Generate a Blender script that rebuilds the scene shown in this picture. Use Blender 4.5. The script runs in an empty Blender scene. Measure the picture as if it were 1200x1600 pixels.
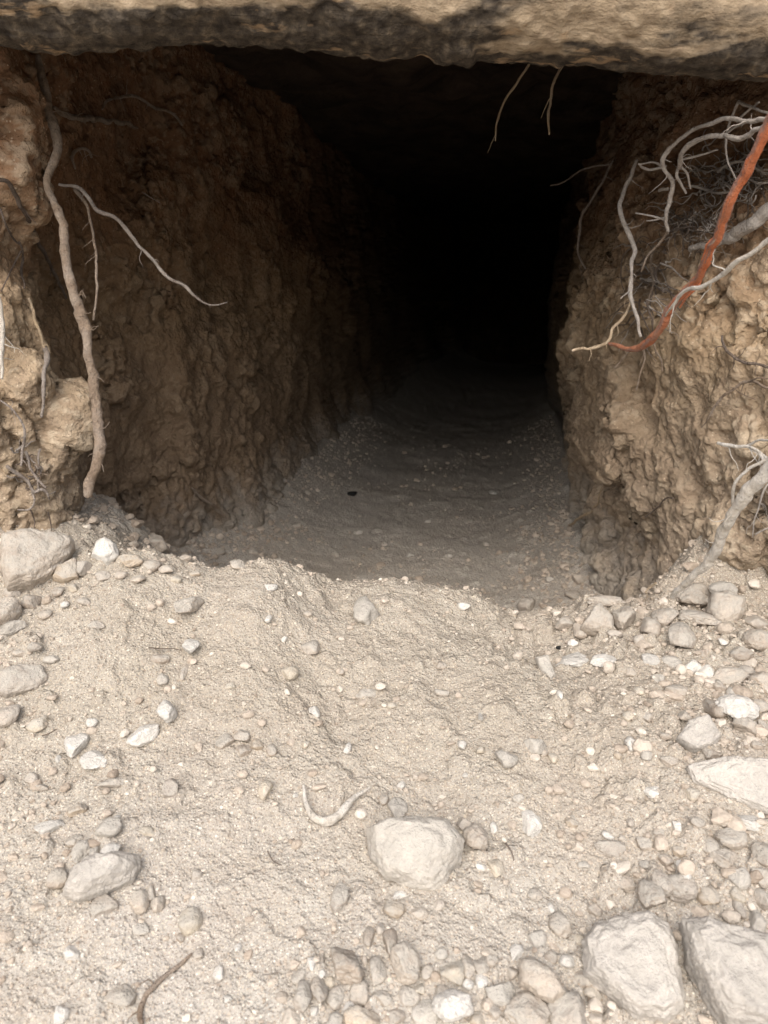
import bpy, math, random
import numpy as np
from mathutils import Vector, Matrix
from mathutils.bvhtree import BVHTree

# ------------------------------------------------------------------ camera, sky, sun, exposure
S = bpy.context.scene
COL = S.collection
PITCH = math.radians(16.7)
F_PX = 1232.0                                   # focal length in photo pixels (1200 x 1600)
cam_d = bpy.data.cameras.new('camera'); cam = bpy.data.objects.new('camera', cam_d); COL.objects.link(cam)
cam_d.sensor_fit = 'VERTICAL'; cam_d.sensor_height = 36.0; cam_d.lens = 36.0 * F_PX / 1600.0
cam_d.clip_start = 0.02; cam_d.clip_end = 500
cam.location = (0, 0, 0); cam.rotation_euler = (math.radians(90) - PITCH, 0, 0)
cam_d.dof.use_dof = True; cam_d.dof.focus_distance = 1.3; cam_d.dof.aperture_fstop = 6.0
S.camera = cam

SUN_EL, SUN_AZ = math.radians(45), math.radians(190)      # behind and above the camera, veiled
world = bpy.data.worlds.new('World'); S.world = world; world.use_nodes = True
wn = world.node_tree; wn.nodes.clear()
sky = wn.nodes.new('ShaderNodeTexSky'); sky.sky_type = 'NISHITA'; sky.sun_disc = False
sky.sun_elevation = SUN_EL; sky.sun_rotation = SUN_AZ; sky.dust_density = 6.0; sky.air_density = 1.0; sky.ozone_density = 1.0
hs = wn.nodes.new('ShaderNodeHueSaturation'); hs.inputs['Saturation'].default_value = 0.75
bg = wn.nodes.new('ShaderNodeBackground'); bg.inputs['Strength'].default_value = 0.145
wo = wn.nodes.new('ShaderNodeOutputWorld')
wn.links.new(sky.outputs[0], hs.inputs['Color']); wn.links.new(hs.outputs[0], bg.inputs['Color']); wn.links.new(bg.outputs[0], wo.inputs['Surface'])
sun_d = bpy.data.lights.new('sun', 'SUN'); sun = bpy.data.objects.new('sun', sun_d); COL.objects.link(sun)
sun_d.energy = 1.15; sun_d.angle = math.radians(80); sun_d.color = (1.0, 0.985, 0.97)
sd = Vector((math.sin(SUN_AZ) * math.cos(SUN_EL), math.cos(SUN_AZ) * math.cos(SUN_EL), math.sin(SUN_EL)))
sun.rotation_euler = sd.to_track_quat('Z', 'Y').to_euler()
S.view_settings.view_transform = 'Standard'; S.view_settings.look = 'None'
S.view_settings.gamma = 1.0; S.view_settings.use_curve_mapping = False
S.view_settings.exposure = 0.57
S.render.engine = 'CYCLES'
S.cycles.max_bounces = 8; S.cycles.diffuse_bounces = 4

# ------------------------------------------------------------------ numpy noise
def h3(ix, iy, iz, seed):
    h = (ix.astype(np.int64) * 374761393 + iy.astype(np.int64) * 668265263 + iz.astype(np.int64) * 2147483647 + seed * 974634777) & 0xFFFFFFFF
    h = ((h ^ (h >> 13)) * 1274126177) & 0xFFFFFFFF
    h = ((h ^ (h >> 16)) * 2246822519) & 0xFFFFFFFF
    h = h ^ (h >> 15)
    return (h & 0xFFFFFF) / float(0x1000000)

def vnoise(P, seed=0):
    I = np.floor(P); f = P - I; f = f * f * f * (f * (f * 6 - 15) + 10); I = I.astype(np.int64)
    r = 0
    for dx in (0, 1):
        wx = f[:, 0] if dx else 1 - f[:, 0]
        for dy in (0, 1):
            wy = f[:, 1] if dy else 1 - f[:, 1]
            for dz in (0, 1):
                wz = f[:, 2] if dz else 1 - f[:, 2]
                r = r + wx * wy * wz * h3(I[:, 0] + dx, I[:, 1] + dy, I[:, 2] + dz, seed)
    return r * 2 - 1

def fbm(P, freq, octv=4, seed=0, gain=0.5):
    a = 1.0; s = 0; t = 0
    for o in range(octv):
        s = s + a * vnoise(P * freq + 13.7 * o, seed + o); t += a; a *= gain; freq *= 2.03
    return s / t

def worley(P, freq, seed=0, jit=0.9, vec=False):
    OFF = np.zeros((len(P), 3)) if vec else None
    Q = P * freq; I = np.floor(Q).astype(np.int64)
    F1 = np.full(len(P), 9.0); F2 = np.full(len(P), 9.0); R = np.zeros(len(P)); R2 = np.zeros(len(P))
    for dx in (-1, 0, 1):
        for dy in (-1, 0, 1):
            for dz in (-1, 0, 1):
                cx, cy, cz = I[:, 0] + dx, I[:, 1] + dy, I[:, 2] + dz
                a = h3(cx, cy, cz, seed); b = h3(cx, cy, cz, seed + 1); c = h3(cx, cy, cz, seed + 2)
                d = np.sqrt((cx + .5 + jit * (a - .5) - Q[:, 0]) ** 2 + (cy + .5 + jit * (b - .5) - Q[:, 1]) ** 2 + (cz + .5 + jit * (c - .5) - Q[:, 2]) ** 2)
                m = d < F1
                F2 = np.where(m, F1, np.minimum(F2, d))
                R = np.where(m, (a * 7.31 + b * 3.77) % 1.0, R); R2 = np.where(m, (b * 5.1 + c * 9.3) % 1.0, R2)
                if vec:
                    OFF[m, 0] = (Q[:, 0] - (cx + .5 + jit * (a - .5)))[m]; OFF[m, 1] = (Q[:, 1] - (cy + .5 + jit * (b - .5)))[m]; OFF[m, 2] = (Q[:, 2] - (cz + .5 + jit * (c - .5)))[m]
                F1 = np.where(m, d, F1)
    return (F1, F2, R, R2, OFF) if vec else (F1, F2, R, R2)

def sstep(a, b, x):
    t = np.clip((x - a) / (b - a), 0, 1); return t * t * (3 - 2 * t)

# ------------------------------------------------------------------ mesh helpers
def mk(name, V, Fc, mat=None, parent=None, smooth=True, attrs=None, n=4):
    me = bpy.data.meshes.new(name)
    V = np.ascontiguousarray(V, dtype=np.float32); Fc = np.ascontiguousarray(Fc, dtype=np.int32)
    me.vertices.add(len(V)); me.vertices.foreach_set('co', V.ravel())
    me.loops.add(Fc.size); me.loops.foreach_set('vertex_index', Fc.ravel())
    me.polygons.add(len(Fc)); me.polygons.foreach_set('loop_start', np.arange(0, Fc.size, Fc.shape[1], dtype=np.int32))
    me.polygons.foreach_set('use_smooth', np.full(len(Fc), smooth))
    me.update(calc_edges=True); me.validate()
    if attrs:
        for k, a in attrs.items():
            at = me.attributes.new(k, 'FLOAT', 'POINT'); at.data.foreach_set('value', np.ascontiguousarray(a, dtype=np.float32))
    if mat: me.materials.append(mat)
    o = bpy.data.objects.new(name, me); COL.objects.link(o)
    if parent: o.parent = parent
    return o

def grid_faces(nu, nv):                          # vertex index = i*nv + j
    i, j = np.meshgrid(np.arange(nu - 1), np.arange(nv - 1), indexing='ij'); a = (i * nv + j).ravel()
    return np.stack([a, a + nv, a + nv + 1, a + 1], 1)

def tag(o, label=None, cat=None, group=None, kind=None):
    if label: o['label'] = label
    if cat: o['category'] = cat
    if group: o['group'] = group
    if kind: o['kind'] = kind
    return o

# pixel of the photo -> direction from the camera's place
CP, SP = math.cos(PITCH), math.sin(PITCH)
def ray(px, py):
    u = (px - 600) / F_PX; v = (800 - py) / F_PX
    return Vector((u, CP + v * SP, -SP + v * CP))
def zratio(py):
    v = (800 - np.asarray(py, dtype=float)) / F_PX
    return (-SP + v * CP) / (CP + v * SP)

# ------------------------------------------------------------------ materials
def newmat(name):
    m = bpy.data.materials.new(name); m.use_nodes = True
    nt = m.node_tree; b = nt.nodes['Principled BSDF']
    b.inputs['Roughness'].default_value = 0.95
    try: b.inputs['Specular IOR Level'].default_value = 0.12
    except Exception: pass
    return m, nt, b
def nd(nt, t, **k):
    n = nt.nodes.new(t)
    for a, v in k.items():
        if a in n.inputs: n.inputs[a].default_value = v
        else: setattr(n, a, v)
    return n
def noise(nt, vec, scale, detail=4, rough=0.55, dist=0.0):
    detail = min(detail, 4)
    n = nt.nodes.new('ShaderNodeTexNoise'); n.inputs['Scale'].default_value = scale; n.inputs['Detail'].default_value = detail
    n.inputs['Roughness'].default_value = rough; n.inputs['Distortion'].default_value = dist
    nt.links.new(vec, n.inputs['Vector']); return n
def voro(nt, vec, scale, feature='F1', rnd=1.0):
    n = nt.nodes.new('ShaderNodeTexVoronoi'); n.feature = feature; n.inputs['Scale'].default_value = scale
    n.inputs['Randomness'].default_value = rnd; nt.links.new(vec, n.inputs['Vector']); return n
def ramp(nt, fac, stops, interp='LINEAR'):
    r = nt.nodes.new('ShaderNodeValToRGB'); e = r.color_ramp; e.interpolation = interp
    while len(e.elements) < len(stops): e.elements.new(0.5)
    for el, (p, c) in zip(e.elements, stops):
        el.position = p; el.color = (c[0], c[1], c[2], 1) if hasattr(c, '__len__') else (c, c, c, 1)
    nt.links.new(fac, r.inputs['Fac']); return r.outputs['Color']
def mix(nt, fac, a, b, mode='MIX'):
    m = nt.nodes.new('ShaderNodeMix'); m.data_type = 'RGBA'; m.blend_type = mode
    for sock, v in ((m.inputs[0], fac), (m.inputs[6], a), (m.inputs[7], b)):
        if hasattr(v, 'is_linked') or hasattr(v, 'links'): nt.links.new(v, sock)
        elif isinstance(v, (int, float)): sock.default_value = v
        else: sock.default_value = (v[0], v[1], v[2], 1)
    return m.outputs[2]
def mth(nt, op, a, b=None, clamp=False):
    m = nt.nodes.new('ShaderNodeMath'); m.operation = op; m.use_clamp = clamp
    for s, v in ((m.inputs[0], a), (m.inputs[1], b)):
        if v is None: continue
        if isinstance(v, (int, float)): s.default_value = v
        else: nt.links.new(v, s)
    return m.outputs[0]
def bump(nt, b, hs, prev=None):
    """hs = list of (height socket, distance, strength)"""
    last = None
    for h, d, s in hs:
        n = nt.nodes.new('ShaderNodeBump'); n.inputs['Distance'].default_value = d; n.inputs['Strength'].default_value = s
        nt.links.new(h, n.inputs['Height'])
        if last: nt.links.new(last, n.inputs['Normal'])
        last = n.outputs[0]
    nt.links.new(last, b.inputs['Normal'])
def coords(nt, kind='Object'):
    return nt.nodes.new('ShaderNodeTexCoord').outputs[kind]
def attr(nt, name):
    n = nt.nodes.new('ShaderNodeAttribute'); n.attribute_name = name; return n.outputs['Fac']

DUST = (0.425, 0.403, 0.36)
def soil_material():
    m, nt, b = newmat('dry_soil'); v = coords(nt)
    n1 = noise(nt, v, 3.0, 5).outputs['Fac']; n2 = noise(nt, v, 26, 6, 0.6).outputs['Fac']
    c = ramp(nt, n1, [(0.3, (0.37, 0.335, 0.295)), (0.5, DUST), (0.7, (0.49, 0.465, 0.43))])
    c = mix(nt, 0.5, c, ramp(nt, n2, [(0.3, (0.35, 0.315, 0.275)), (0.55, (0.46, 0.43, 0.39)), (0.8, (0.55, 0.525, 0.48))]))
    # grains of three sizes, each with its own stone colour
    for sc, lo, wid, amt in ((560, 0.35, 0.40, 0.8), (300, 0.50, 0.34, 0.85), (140, 0.80, 0.28, 0.8)):
        vo = voro(nt, v, sc); cr = nt.nodes.new('ShaderNodeSeparateColor'); nt.links.new(vo.outputs['Color'], cr.inputs[0])
        gc = ramp(nt, cr.outputs[0], [(0.0, (0.20, 0.17, 0.145)), (0.25, (0.36, 0.30, 0.245)), (0.5, (0.50, 0.435, 0.36)), (0.72, (0.64, 0.57, 0.46)), (0.9, (0.78, 0.74, 0.67))])
        inside = mth(nt, 'LESS_THAN', vo.outputs['Distance'], wid); pick = mth(nt, 'GREATER_THAN', cr.outputs[1], lo)
        c = mix(nt, mth(nt, 'MULTIPLY', mth(nt, 'MULTIPLY', inside, pick), amt), c, gc)
    sy = nt.nodes.new('ShaderNodeSeparateXYZ'); nt.links.new(v, sy.inputs[0])      # slab's shade over the crest painted into the soil colour, foot left pale
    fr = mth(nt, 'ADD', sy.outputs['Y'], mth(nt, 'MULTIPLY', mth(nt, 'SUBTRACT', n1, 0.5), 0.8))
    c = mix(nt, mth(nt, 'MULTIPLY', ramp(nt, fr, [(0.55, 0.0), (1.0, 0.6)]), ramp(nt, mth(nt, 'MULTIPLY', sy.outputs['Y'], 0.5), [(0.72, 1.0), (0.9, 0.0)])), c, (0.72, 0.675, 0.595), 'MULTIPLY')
    gr = nt.nodes.new('ShaderNodeTexNoise'); gr.inputs['Scale'].default_value = 350; gr.inputs['Detail'].default_value = 3; nt.links.new(v, gr.inputs['Vector'])
    dmp = ramp(nt, noise(nt, v, 5.5, 4, 0.6, 0.5).outputs['Fac'], [(0.45, 0.0), (0.75, 1.0)])
    c = mix(nt, mth(nt, 'MULTIPLY', dmp, 0.35), c, (0.38, 0.325, 0.265))
    nt.links.new(c, b.inputs['Base Color'])
    v1 = voro(nt, v, 260).outputs['Distance']; v2 = voro(nt, v, 120).outputs['Distance']
    bump(nt, b, [(noise(nt, v, 60, 5, 0.65).outputs['Fac'], 0.004, 0.4), (v2, 0.004, 0.6), (v1, 0.0022, 0.8), (gr.outputs['Fac'], 0.002, 0.7)])
    return m

def wall_material(name='earth_wall', inner=(0.60, 0.56, 0.52), amt=0.6):
    m, nt, b = newmat(name); v = coords(nt)
    sep = nt.nodes.new('ShaderNodeSeparateXYZ'); nt.links.new(v, sep.inputs[0])
    tone, stone = attr(nt, 'tone'), attr(nt, 'stone')
    big = noise(nt, v, 4.0, 5, 0.6, 0.6).outputs['Fac']; mid = noise(nt, v, 18, 6, 0.6, 0.3).outputs['Fac']
    zz = mth(nt, 'ADD', sep.outputs['Z'], mth(nt, 'MULTIPLY', mth(nt, 'SUBTRACT', big, 0.5), 0.45))
    # soil layers: grey-tan below, ochre in the middle, red-brown clay under the slab
    strata = ramp(nt, mth(nt, 'MULTIPLY', mth(nt, 'ADD', zz, 0.6), 1.0), [(0.05, (0.32, 0.26, 0.20)), (0.30, (0.36, 0.28, 0.20)), (0.50, (0.40, 0.295, 0.185)), (0.64, (0.33, 0.215, 0.125)), (0.76, (0.27, 0.135, 0.065)), (0.95, (0.24, 0.105, 0.045))])
    pat = ramp(nt, mid, [(0.32, (0.22, 0.16, 0.11)), (0.5, (0.34, 0.265, 0.19)), (0.68, (0.46, 0.37, 0.26))])
    c = mix(nt, 0.38, strata, pat)
    st = ramp(nt, tone, [(0.0, (0.30, 0.23, 0.16)), (0.35, (0.42, 0.33, 0.23)), (0.65, (0.50, 0.42, 0.32)), (1.0, (0.58, 0.50, 0.38))])
    c = mix(nt, mth(nt, 'MULTIPLY', stone, 0.55), c, st)
    vo = voro(nt, v, 170); cr = nt.nodes.new('ShaderNodeSeparateColor'); nt.links.new(vo.outputs['Color'], cr.inputs[0])
    fl = mth(nt, 'MULTIPLY', mth(nt, 'LESS_THAN', vo.outputs['Distance'], 0.3), mth(nt, 'GREATER_THAN', cr.outputs[0], 0.86))
    c = mix(nt, mth(nt, 'MULTIPLY', fl, 0.6), c, (0.6, 0.5, 0.38))
    org = ramp(nt, noise(nt, v, 9, 6, 0.7, 1.0).outputs['Fac'], [(0.60, 0.0), (0.72, 1.0)])
    c = mix(nt, mth(nt, 'MULTIPLY', org, 0.5), c, (0.13, 0.095, 0.07))
    # outer face pale, colour multiplied darker and browner further in
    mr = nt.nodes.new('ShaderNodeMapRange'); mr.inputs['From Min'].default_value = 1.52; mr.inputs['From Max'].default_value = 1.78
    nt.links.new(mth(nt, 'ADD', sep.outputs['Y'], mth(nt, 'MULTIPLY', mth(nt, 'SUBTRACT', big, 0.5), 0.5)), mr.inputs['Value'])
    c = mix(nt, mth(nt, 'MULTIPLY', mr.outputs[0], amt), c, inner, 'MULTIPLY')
    ft = nt.nodes.new('ShaderNodeMapRange'); ft.inputs['From Min'].default_value = -0.58; ft.inputs['From Max'].default_value = -0.80
    nt.links.new(mth(nt, 'ADD', sep.outputs['Z'], mth(nt, 'MULTIPLY', mth(nt, 'SUBTRACT', mid, 0.5), 0.35)), ft.inputs['Value'])
    c = mix(nt, mth(nt, 'MULTIPLY', ft.outputs[0], 0.7), c, tuple(x * .9 for x in DUST))
    nt.links.new(c, b.inputs['Base Color'])
    bump(nt, b, [(noise(nt, v, 45, 6, 0.7, 0.4).outputs['Fac'], 0.012, 0.8), (voro(nt, v, 110).outputs['Distance'], 0.005, 0.6), (noise(nt, v, 320, 3).outputs['Fac'], 0.003, 0.7)])
    return m

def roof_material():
    m, nt, b = newmat('roof_painted_dark'); v = coords(nt)
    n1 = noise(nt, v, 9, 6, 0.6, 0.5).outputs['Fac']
    nt.links.new(ramp(nt, n1, [(0.35, (0.030, 0.022, 0.017)), (0.7, (0.075, 0.052, 0.038))]), b.inputs['Base Color'])  # near-black base colour stands in for the tunnel's darkness
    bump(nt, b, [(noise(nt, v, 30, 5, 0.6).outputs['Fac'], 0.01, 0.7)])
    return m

def concrete_material():
    m, nt, b = newmat('old_concrete'); v = coords(nt)
    mp = nt.nodes.new('ShaderNodeMapping'); mp.inputs['Scale'].default_value = (0.32, 1, 1.0); nt.links.new(v, mp.inputs['Vector'])
    n1 = noise(nt, mp.outputs[0], 12, 7, 0.6, 0.25).outputs['Fac']; n2 = noise(nt, v, 60, 6, 0.6).outputs['Fac']
    c = ramp(nt, n2, [(0.3, (0.23, 0.175, 0.12)), (0.55, (0.30, 0.235, 0.16)), (0.8, (0.36, 0.29, 0.21))])
    sep = nt.nodes.new('ShaderNodeSeparateXYZ'); nt.links.new(v, sep.inputs[0])
    # damp black stain line that creeps up from the lower edge
    low = mth(nt, 'MULTIPLY', mth(nt, 'SUBTRACT', 0.339, mth(nt, 'ADD', sep.outputs['Z'], mth(nt, 'MULTIPLY', sep.outputs['X'], 0.032))), 16.0)
    k = mth(nt, 'ADD', mth(nt, 'MULTIPLY', mth(nt, 'SUBTRACT', n1, 0.5), 5.5), low)
    stain = ramp(nt, mth(nt, 'ADD', k, 0.5), [(0.35, 0.0), (0.70, 1.0)])
    c = mix(nt, mth(nt, 'MULTIPLY', stain, 0.93), c, ramp(nt, n2, [(0.35, (0.018, 0.016, 0.015)), (0.55, (0.06, 0.05, 0.04)), (0.75, (0.17, 0.135, 0.095))]))
    och = ramp(nt, noise(nt, mp.outputs[0], 30, 5, 0.6).outputs['Fac'], [(0.60, 0.0), (0.66, 1.0)])
    c = mix(nt, mth(nt, 'MULTIPLY', och, 0.65), c, (0.36, 0.25, 0.15))
    nt.links.new(c, b.inputs['Base Color'])
    bump(nt, b, [(noise(nt, mp.outputs[0], 40, 7, 0.65).outputs['Fac'], 0.01, 0.7), (n2, 0.006, 0.6), (noise(nt, v, 300, 3).outputs['Fac'], 0.002, 0.6)])
    return m

STONE_COL = {'tan': (0.44, 0.385, 0.325), 'brown': (0.37, 0.315, 0.26), 'grey': (0.42, 0.375, 0.325), 'white': (0.60, 0.58, 0.54), 'limestone': (0.48, 0.45, 0.41),
             'pale': (0.46, 0.43, 0.385), 'yellow': (0.54, 0.48, 0.39), 'ochre': (0.46, 0.385, 0.30), 'black': (0.03, 0.03, 0.03)}
def stone_material(key):
    m, nt, b = newmat('stone_' + key); v = coords(nt); base = STONE_COL[key]
    oi = nt.nodes.new('ShaderNodeObjectInfo').outputs['Random']
    ad = nt.nodes.new('ShaderNodeVectorMath'); ad.operation = 'ADD'; nt.links.new(v, ad.inputs[0])
    cb = nt.nodes.new('ShaderNodeCombineXYZ'); nt.links.new(mth(nt, 'MULTIPLY', oi, 9.0), cb.inputs[0]); nt.links.new(cb.outputs[0], ad.inputs[1]); v = ad.outputs[0]
    n1 = noise(nt, v, 28, 6, 0.65, 0.4).outputs['Fac']; n2 = noise(nt, v, 140, 5, 0.7).outputs['Fac']
    dk = tuple(x * 0.72 for x in base); lt = tuple(min(0.8, x * 1.25) for x in base)
    c = ramp(nt, n1, [(0.3, dk), (0.5, base), (0.72, lt)])
    c = mix(nt, 0.3, c, ramp(nt, n2, [(0.35, tuple(x * 0.6 for x in base)), (0.65, lt)]))
    pit = ramp(nt, voro(nt, v, 190).outputs['Distance'], [(0.10, 1.0), (0.2, 0.0)])
    c = mix(nt, mth(nt, 'MULTIPLY', pit, 0.35), c, tuple(x * 0.5 for x in base))
    hv = nt.nodes.new('ShaderNodeHueSaturation'); nt.links.new(c, hv.inputs['Color'])
    nt.links.new(mth(nt, 'ADD', 0.86, mth(nt, 'MULTIPLY', oi, 0.26)), hv.inputs['Value']); c = hv.outputs[0]
    if key != 'black':                                                    # dust that has settled in patches on upward faces
        g = nt.nodes.new('ShaderNodeNewGeometry'); sp = nt.nodes.new('ShaderNodeSeparateXYZ'); nt.links.new(g.outputs['Normal'], sp.inputs[0])
        d = mth(nt, 'MULTIPLY', ramp(nt, sp.outputs['Z'], [(-0.1, 0.0), (0.6, 1.0)]), ramp(nt, noise(nt, v, 40, 5, 0.7).outputs['Fac'], [(0.34, 0.0), (0.56, 1.0)]))
        c = mix(nt, mth(nt, 'MULTIPLY', d, {'white': 0.3, 'limestone': 0.35}.get(key, 0.75)), c, DUST)
    nt.links.new(c, b.inputs['Base Color'])
    bump(nt, b, [(noise(nt, v, 50, 6, 0.7).outputs['Fac'], 0.010, 0.5 if key == 'limestone' else 0.6), (n2, 0.004, 0.6), (noise(nt, v, 500, 3).outputs['Fac'], 0.0015, 0.7)])
    return m

def gravel_material():
    m, nt, b = newmat('loose_gravel'); v = coords(nt); t = attr(nt, 'tone')
    c = ramp(nt, t, [(0.0, (0.24, 0.20, 0.165)), (0.12, (0.36, 0.31, 0.26)), (0.4, (0.45, 0.40, 0.345)), (0.7, (0.52, 0.465, 0.40)), (0.88, (0.58, 0.54, 0.48)), (0.96, (0.74, 0.70, 0.63))])
    n2 = noise(nt, v, 220, 4, 0.7).outputs['Fac']
    c = mix(nt, 0.35, c, ramp(nt, n2, [(0.3, (0.36, 0.28, 0.21)), (0.7, (0.62, 0.53, 0.43))]))
    nt.links.new(c, b.inputs['Base Color']); bump(nt, b, [(n2, 0.003, 0.7)])
    return m

def bark_material(name, a, c2, dust, streak=None):
    m, nt, b = newmat(name); v = coords(nt)
    n1 = noise(nt, v, 55, 6, 0.65, 0.3).outputs['Fac']; n2 = noise(nt, v, 260, 4, 0.7).outputs['Fac']
    c = ramp(nt, n1, [(0.35, a), (0.65, c2)])
    d = ramp(nt, noise(nt, v, 22, 5, 0.7).outputs['Fac'], [(0.42, 0.0), (0.62, 1.0)])
    if streak:
        ln = attr(nt, 'len')                                              # the orange bark gives way to brown towards the tip
        lr = nt.nodes.new('ShaderNodeMapRange'); lr.inputs['From Min'].default_value = 0.40; lr.inputs['From Max'].default_value = 0.80
        nt.links.new(mth(nt, 'ADD', ln, mth(nt, 'MULTIPLY', mth(nt, 'SUBTRACT', n1, 0.5), 0.9)), lr.inputs['Value'])
        c = mix(nt, mth(nt, 'MULTIPLY', lr.outputs[0], 0.8), c, (0.24, 0.125, 0.085))
    if streak: 
        u = attr(nt, 'ang'); sm = ramp(nt, mth(nt, 'SINE', mth(nt, 'ADD', mth(nt, 'MULTIPLY', u, 12.566), mth(nt, 'MULTIPLY', noise(nt, v, 14, 3).outputs['Fac'], 16.0))), [(0.30, 0.0), (0.55, 1.0)])
        c = mix(nt, mth(nt, 'MULTIPLY', sm, 0.85), c, streak)
    c = mix(nt, mth(nt, 'MULTIPLY', d, 0.55), c, dust)
    c = mix(nt, 0.25, c, ramp(nt, n2, [(0.3, tuple(x * 0.5 for x in a)), (0.7, tuple(min(.8, x * 1.3) for x in c2))]))
    nt.links.new(c, b.inputs['Base Color'])
    bump(nt, b, [(n1, 0.010, 0.9), (n2, 0.005, 0.9)])
    return m

M = {'soil': soil_material(), 'wall': wall_material(), 'wall_left': wall_material('earth_wall_brown', (0.58, 0.515, 0.46), 0.9), 'concrete': concrete_material(), 'gravel': gravel_material(), 'roof': roof_material(),
     'root_brown': bark_material('root_brown', (0.15, 0.11, 0.08), (0.31, 0.24, 0.18), (0.40, 0.355, 0.31)),
     'root_grey': bark_material('root_grey', (0.17, 0.14, 0.12), (0.36, 0.31, 0.27), (0.46, 0.43, 0.40)),
     'root_pale': bark_material('root_pale', (0.50, 0.44, 0.36), (0.70, 0.65, 0.58), (0.66, 0.64, 0.61)),
     'root_tan': bark_material('root_tan', (0.38, 0.28, 0.18), (0.54, 0.43, 0.30), (0.46, 0.40, 0.33)),
     'root_ash': bark_material('root_ash', (0.27, 0.235, 0.205), (0.47, 0.425, 0.38), (0.56, 0.53, 0.50)),
     'root_dark': bark_material('root_dark', (0.10, 0.075, 0.06), (0.20, 0.16, 0.13), (0.22, 0.19, 0.17)),
     'root_orange': bark_material('root_orange', (0.60, 0.17, 0.075), (0.74, 0.26, 0.13), (0.40, 0.24, 0.17), streak=(0.23, 0.20, 0.19))}
for k in STONE_COL: M[k] = stone_material(k)

# ------------------------------------------------------------------ terrain shape
def spline(pts, n):
    P = np.array(pts, float); d = np.r_[0, np.cumsum(np.sqrt(((P[1:] - P[:-1]) ** 2).sum(1)))]
    out = []
    tt = np.linspace(0, d[-1], n) if np.isscalar(n) else np.asarray(n) * d[-1]
    Pe = np.vstack([2 * P[0] - P[1], P, 2 * P[-1] - P[-2]])
    idx = np.clip(np.searchsorted(d, tt, side='right') - 1, 0, len(P) - 2)
    t = ((tt - d[idx]) / (d[idx + 1] - d[idx]))[:, None]
    p0, p1, p2, p3 = Pe[idx], Pe[idx + 1], Pe[idx + 2], Pe[idx + 3]
    return 0.5 * (2 * p1 + (p2 - p0) * t + (2 * p0 - 5 * p1 + 4 * p2 - p3) * t ** 2 + (-p0 + 3 * p1 - 3 * p2 + p3) * t ** 3), tt

LEFT = [(-2.9, .55), (-2.0, .95), (-1.4, 1.2), (-1.0, 1.33), (-.84, 1.37), (-.74, 1.41), (-.665, 1.48), (-.685, 1.62), (-.71, 1.78), (-.67, 1.95), (-.60, 2.12), (-.50, 2.4), (-.40, 2.8), (-.31, 3.25), (-.14, 4.3), (.06, 5.5), (.38, 7), (.8, 8.4), (1.5, 9.6)]
RIGHT = [(2.9, .35), (2.0, .72), (1.4, .93), (1.04, 1.08), (.88, 1.18), (.77, 1.31), (.68, 1.47), (.605, 1.65), (.575, 1.83), (.58, 2.05), (.61, 2.35), (.675, 2.75), (.775, 3.3), (.91, 4.1), (1.02, 4.9), (1.25, 5.8), (1.6, 6.8), (2.2, 7.8), (2.9, 8.6)]
LW, _ = spline(LEFT, 400); RW, _ = spline(RIGHT, 400)

RID_PX = [(-300, 840), (0, 838), (100, 852), (180, 858), (250, 860), (330, 893), (395, 872), (440, 878), (500, 918), (560, 922), (640, 926), (700, 942), (760, 962), (825, 1000), (880, 985), (930, 962), (1040, 955), (1120, 960), (1200, 958), (1500, 940)]
YC = 1.30
def ground_h(X, Y):
    sh = X.shape; X = X.ravel(); Y = Y.ravel()
    px = 600 + X * F_PX / 1.395
    pxn = px + 14 * np.sin(Y * 31 + X * 9) * sstep(1.3, 1.1, Y)
    py = sum(np.interp(pxn + q, [a for a, _ in RID_PX], [b for _, b in RID_PX]) for q in (-24, -12, 0, 12, 24)) / 5
    zc = YC * zratio(py)
    yc = YC + 0.03 * np.sin(X * 5 + 1)
    # near side: slope down towards the camera, a little convex
    t = np.clip((yc - Y) / 0.75, 0, 3)
    near = zc - 0.235 * (0.55 * t + 0.45 * t ** 1.7) * np.where(t > 1, 1, 1)
    near = np.maximum(near, -0.86)
    bl = sstep(0.0, 0.35, t); near = near + ((-0.535) - zc) * sstep(0.0, .5, t)
    t2 = np.clip((Y - yc) / 0.42, 0, 1)
    floor = -0.86 + 0.02 * np.sin(Y * 2.1) - 0.0 * Y
    far = zc + (floor - zc) * (t2 * t2 * (3 - 2 * t2))
    z = np.where(Y < yc, near, far)
    # talus against the left bank and fillets along both walls
    z = z + 0.36 * np.exp(-(((X + .66) / .27) ** 2 + ((Y - 1.68) / .25) ** 2)) * sstep(1.3, 1.5, Y)
    z = z + 0.30 * np.exp(-(((X - .72) / .17) ** 2 + ((Y - 1.52) / .16) ** 2)) * sstep(1.3, 1.45, Y)
    for W, amp in ((LW, 0.15), (RW, 0.13)):
        k = (Y > 1.45) & (np.abs(X) < 3); Xk, Yk = X[k], Y[k]
        if not k.any(): continue
        dm = np.full(len(Xk), 9.0)
        for q in W: dm = np.minimum(dm, (Xk - q[0]) ** 2 + (Yk - q[1]) ** 2)
        dm = np.sqrt(dm); z[k] += amp * np.clip(1 - dm / 0.36, 0, 1) ** 2 * sstep(1.5, 2.1, Yk)
    return z.reshape(sh)

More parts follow.
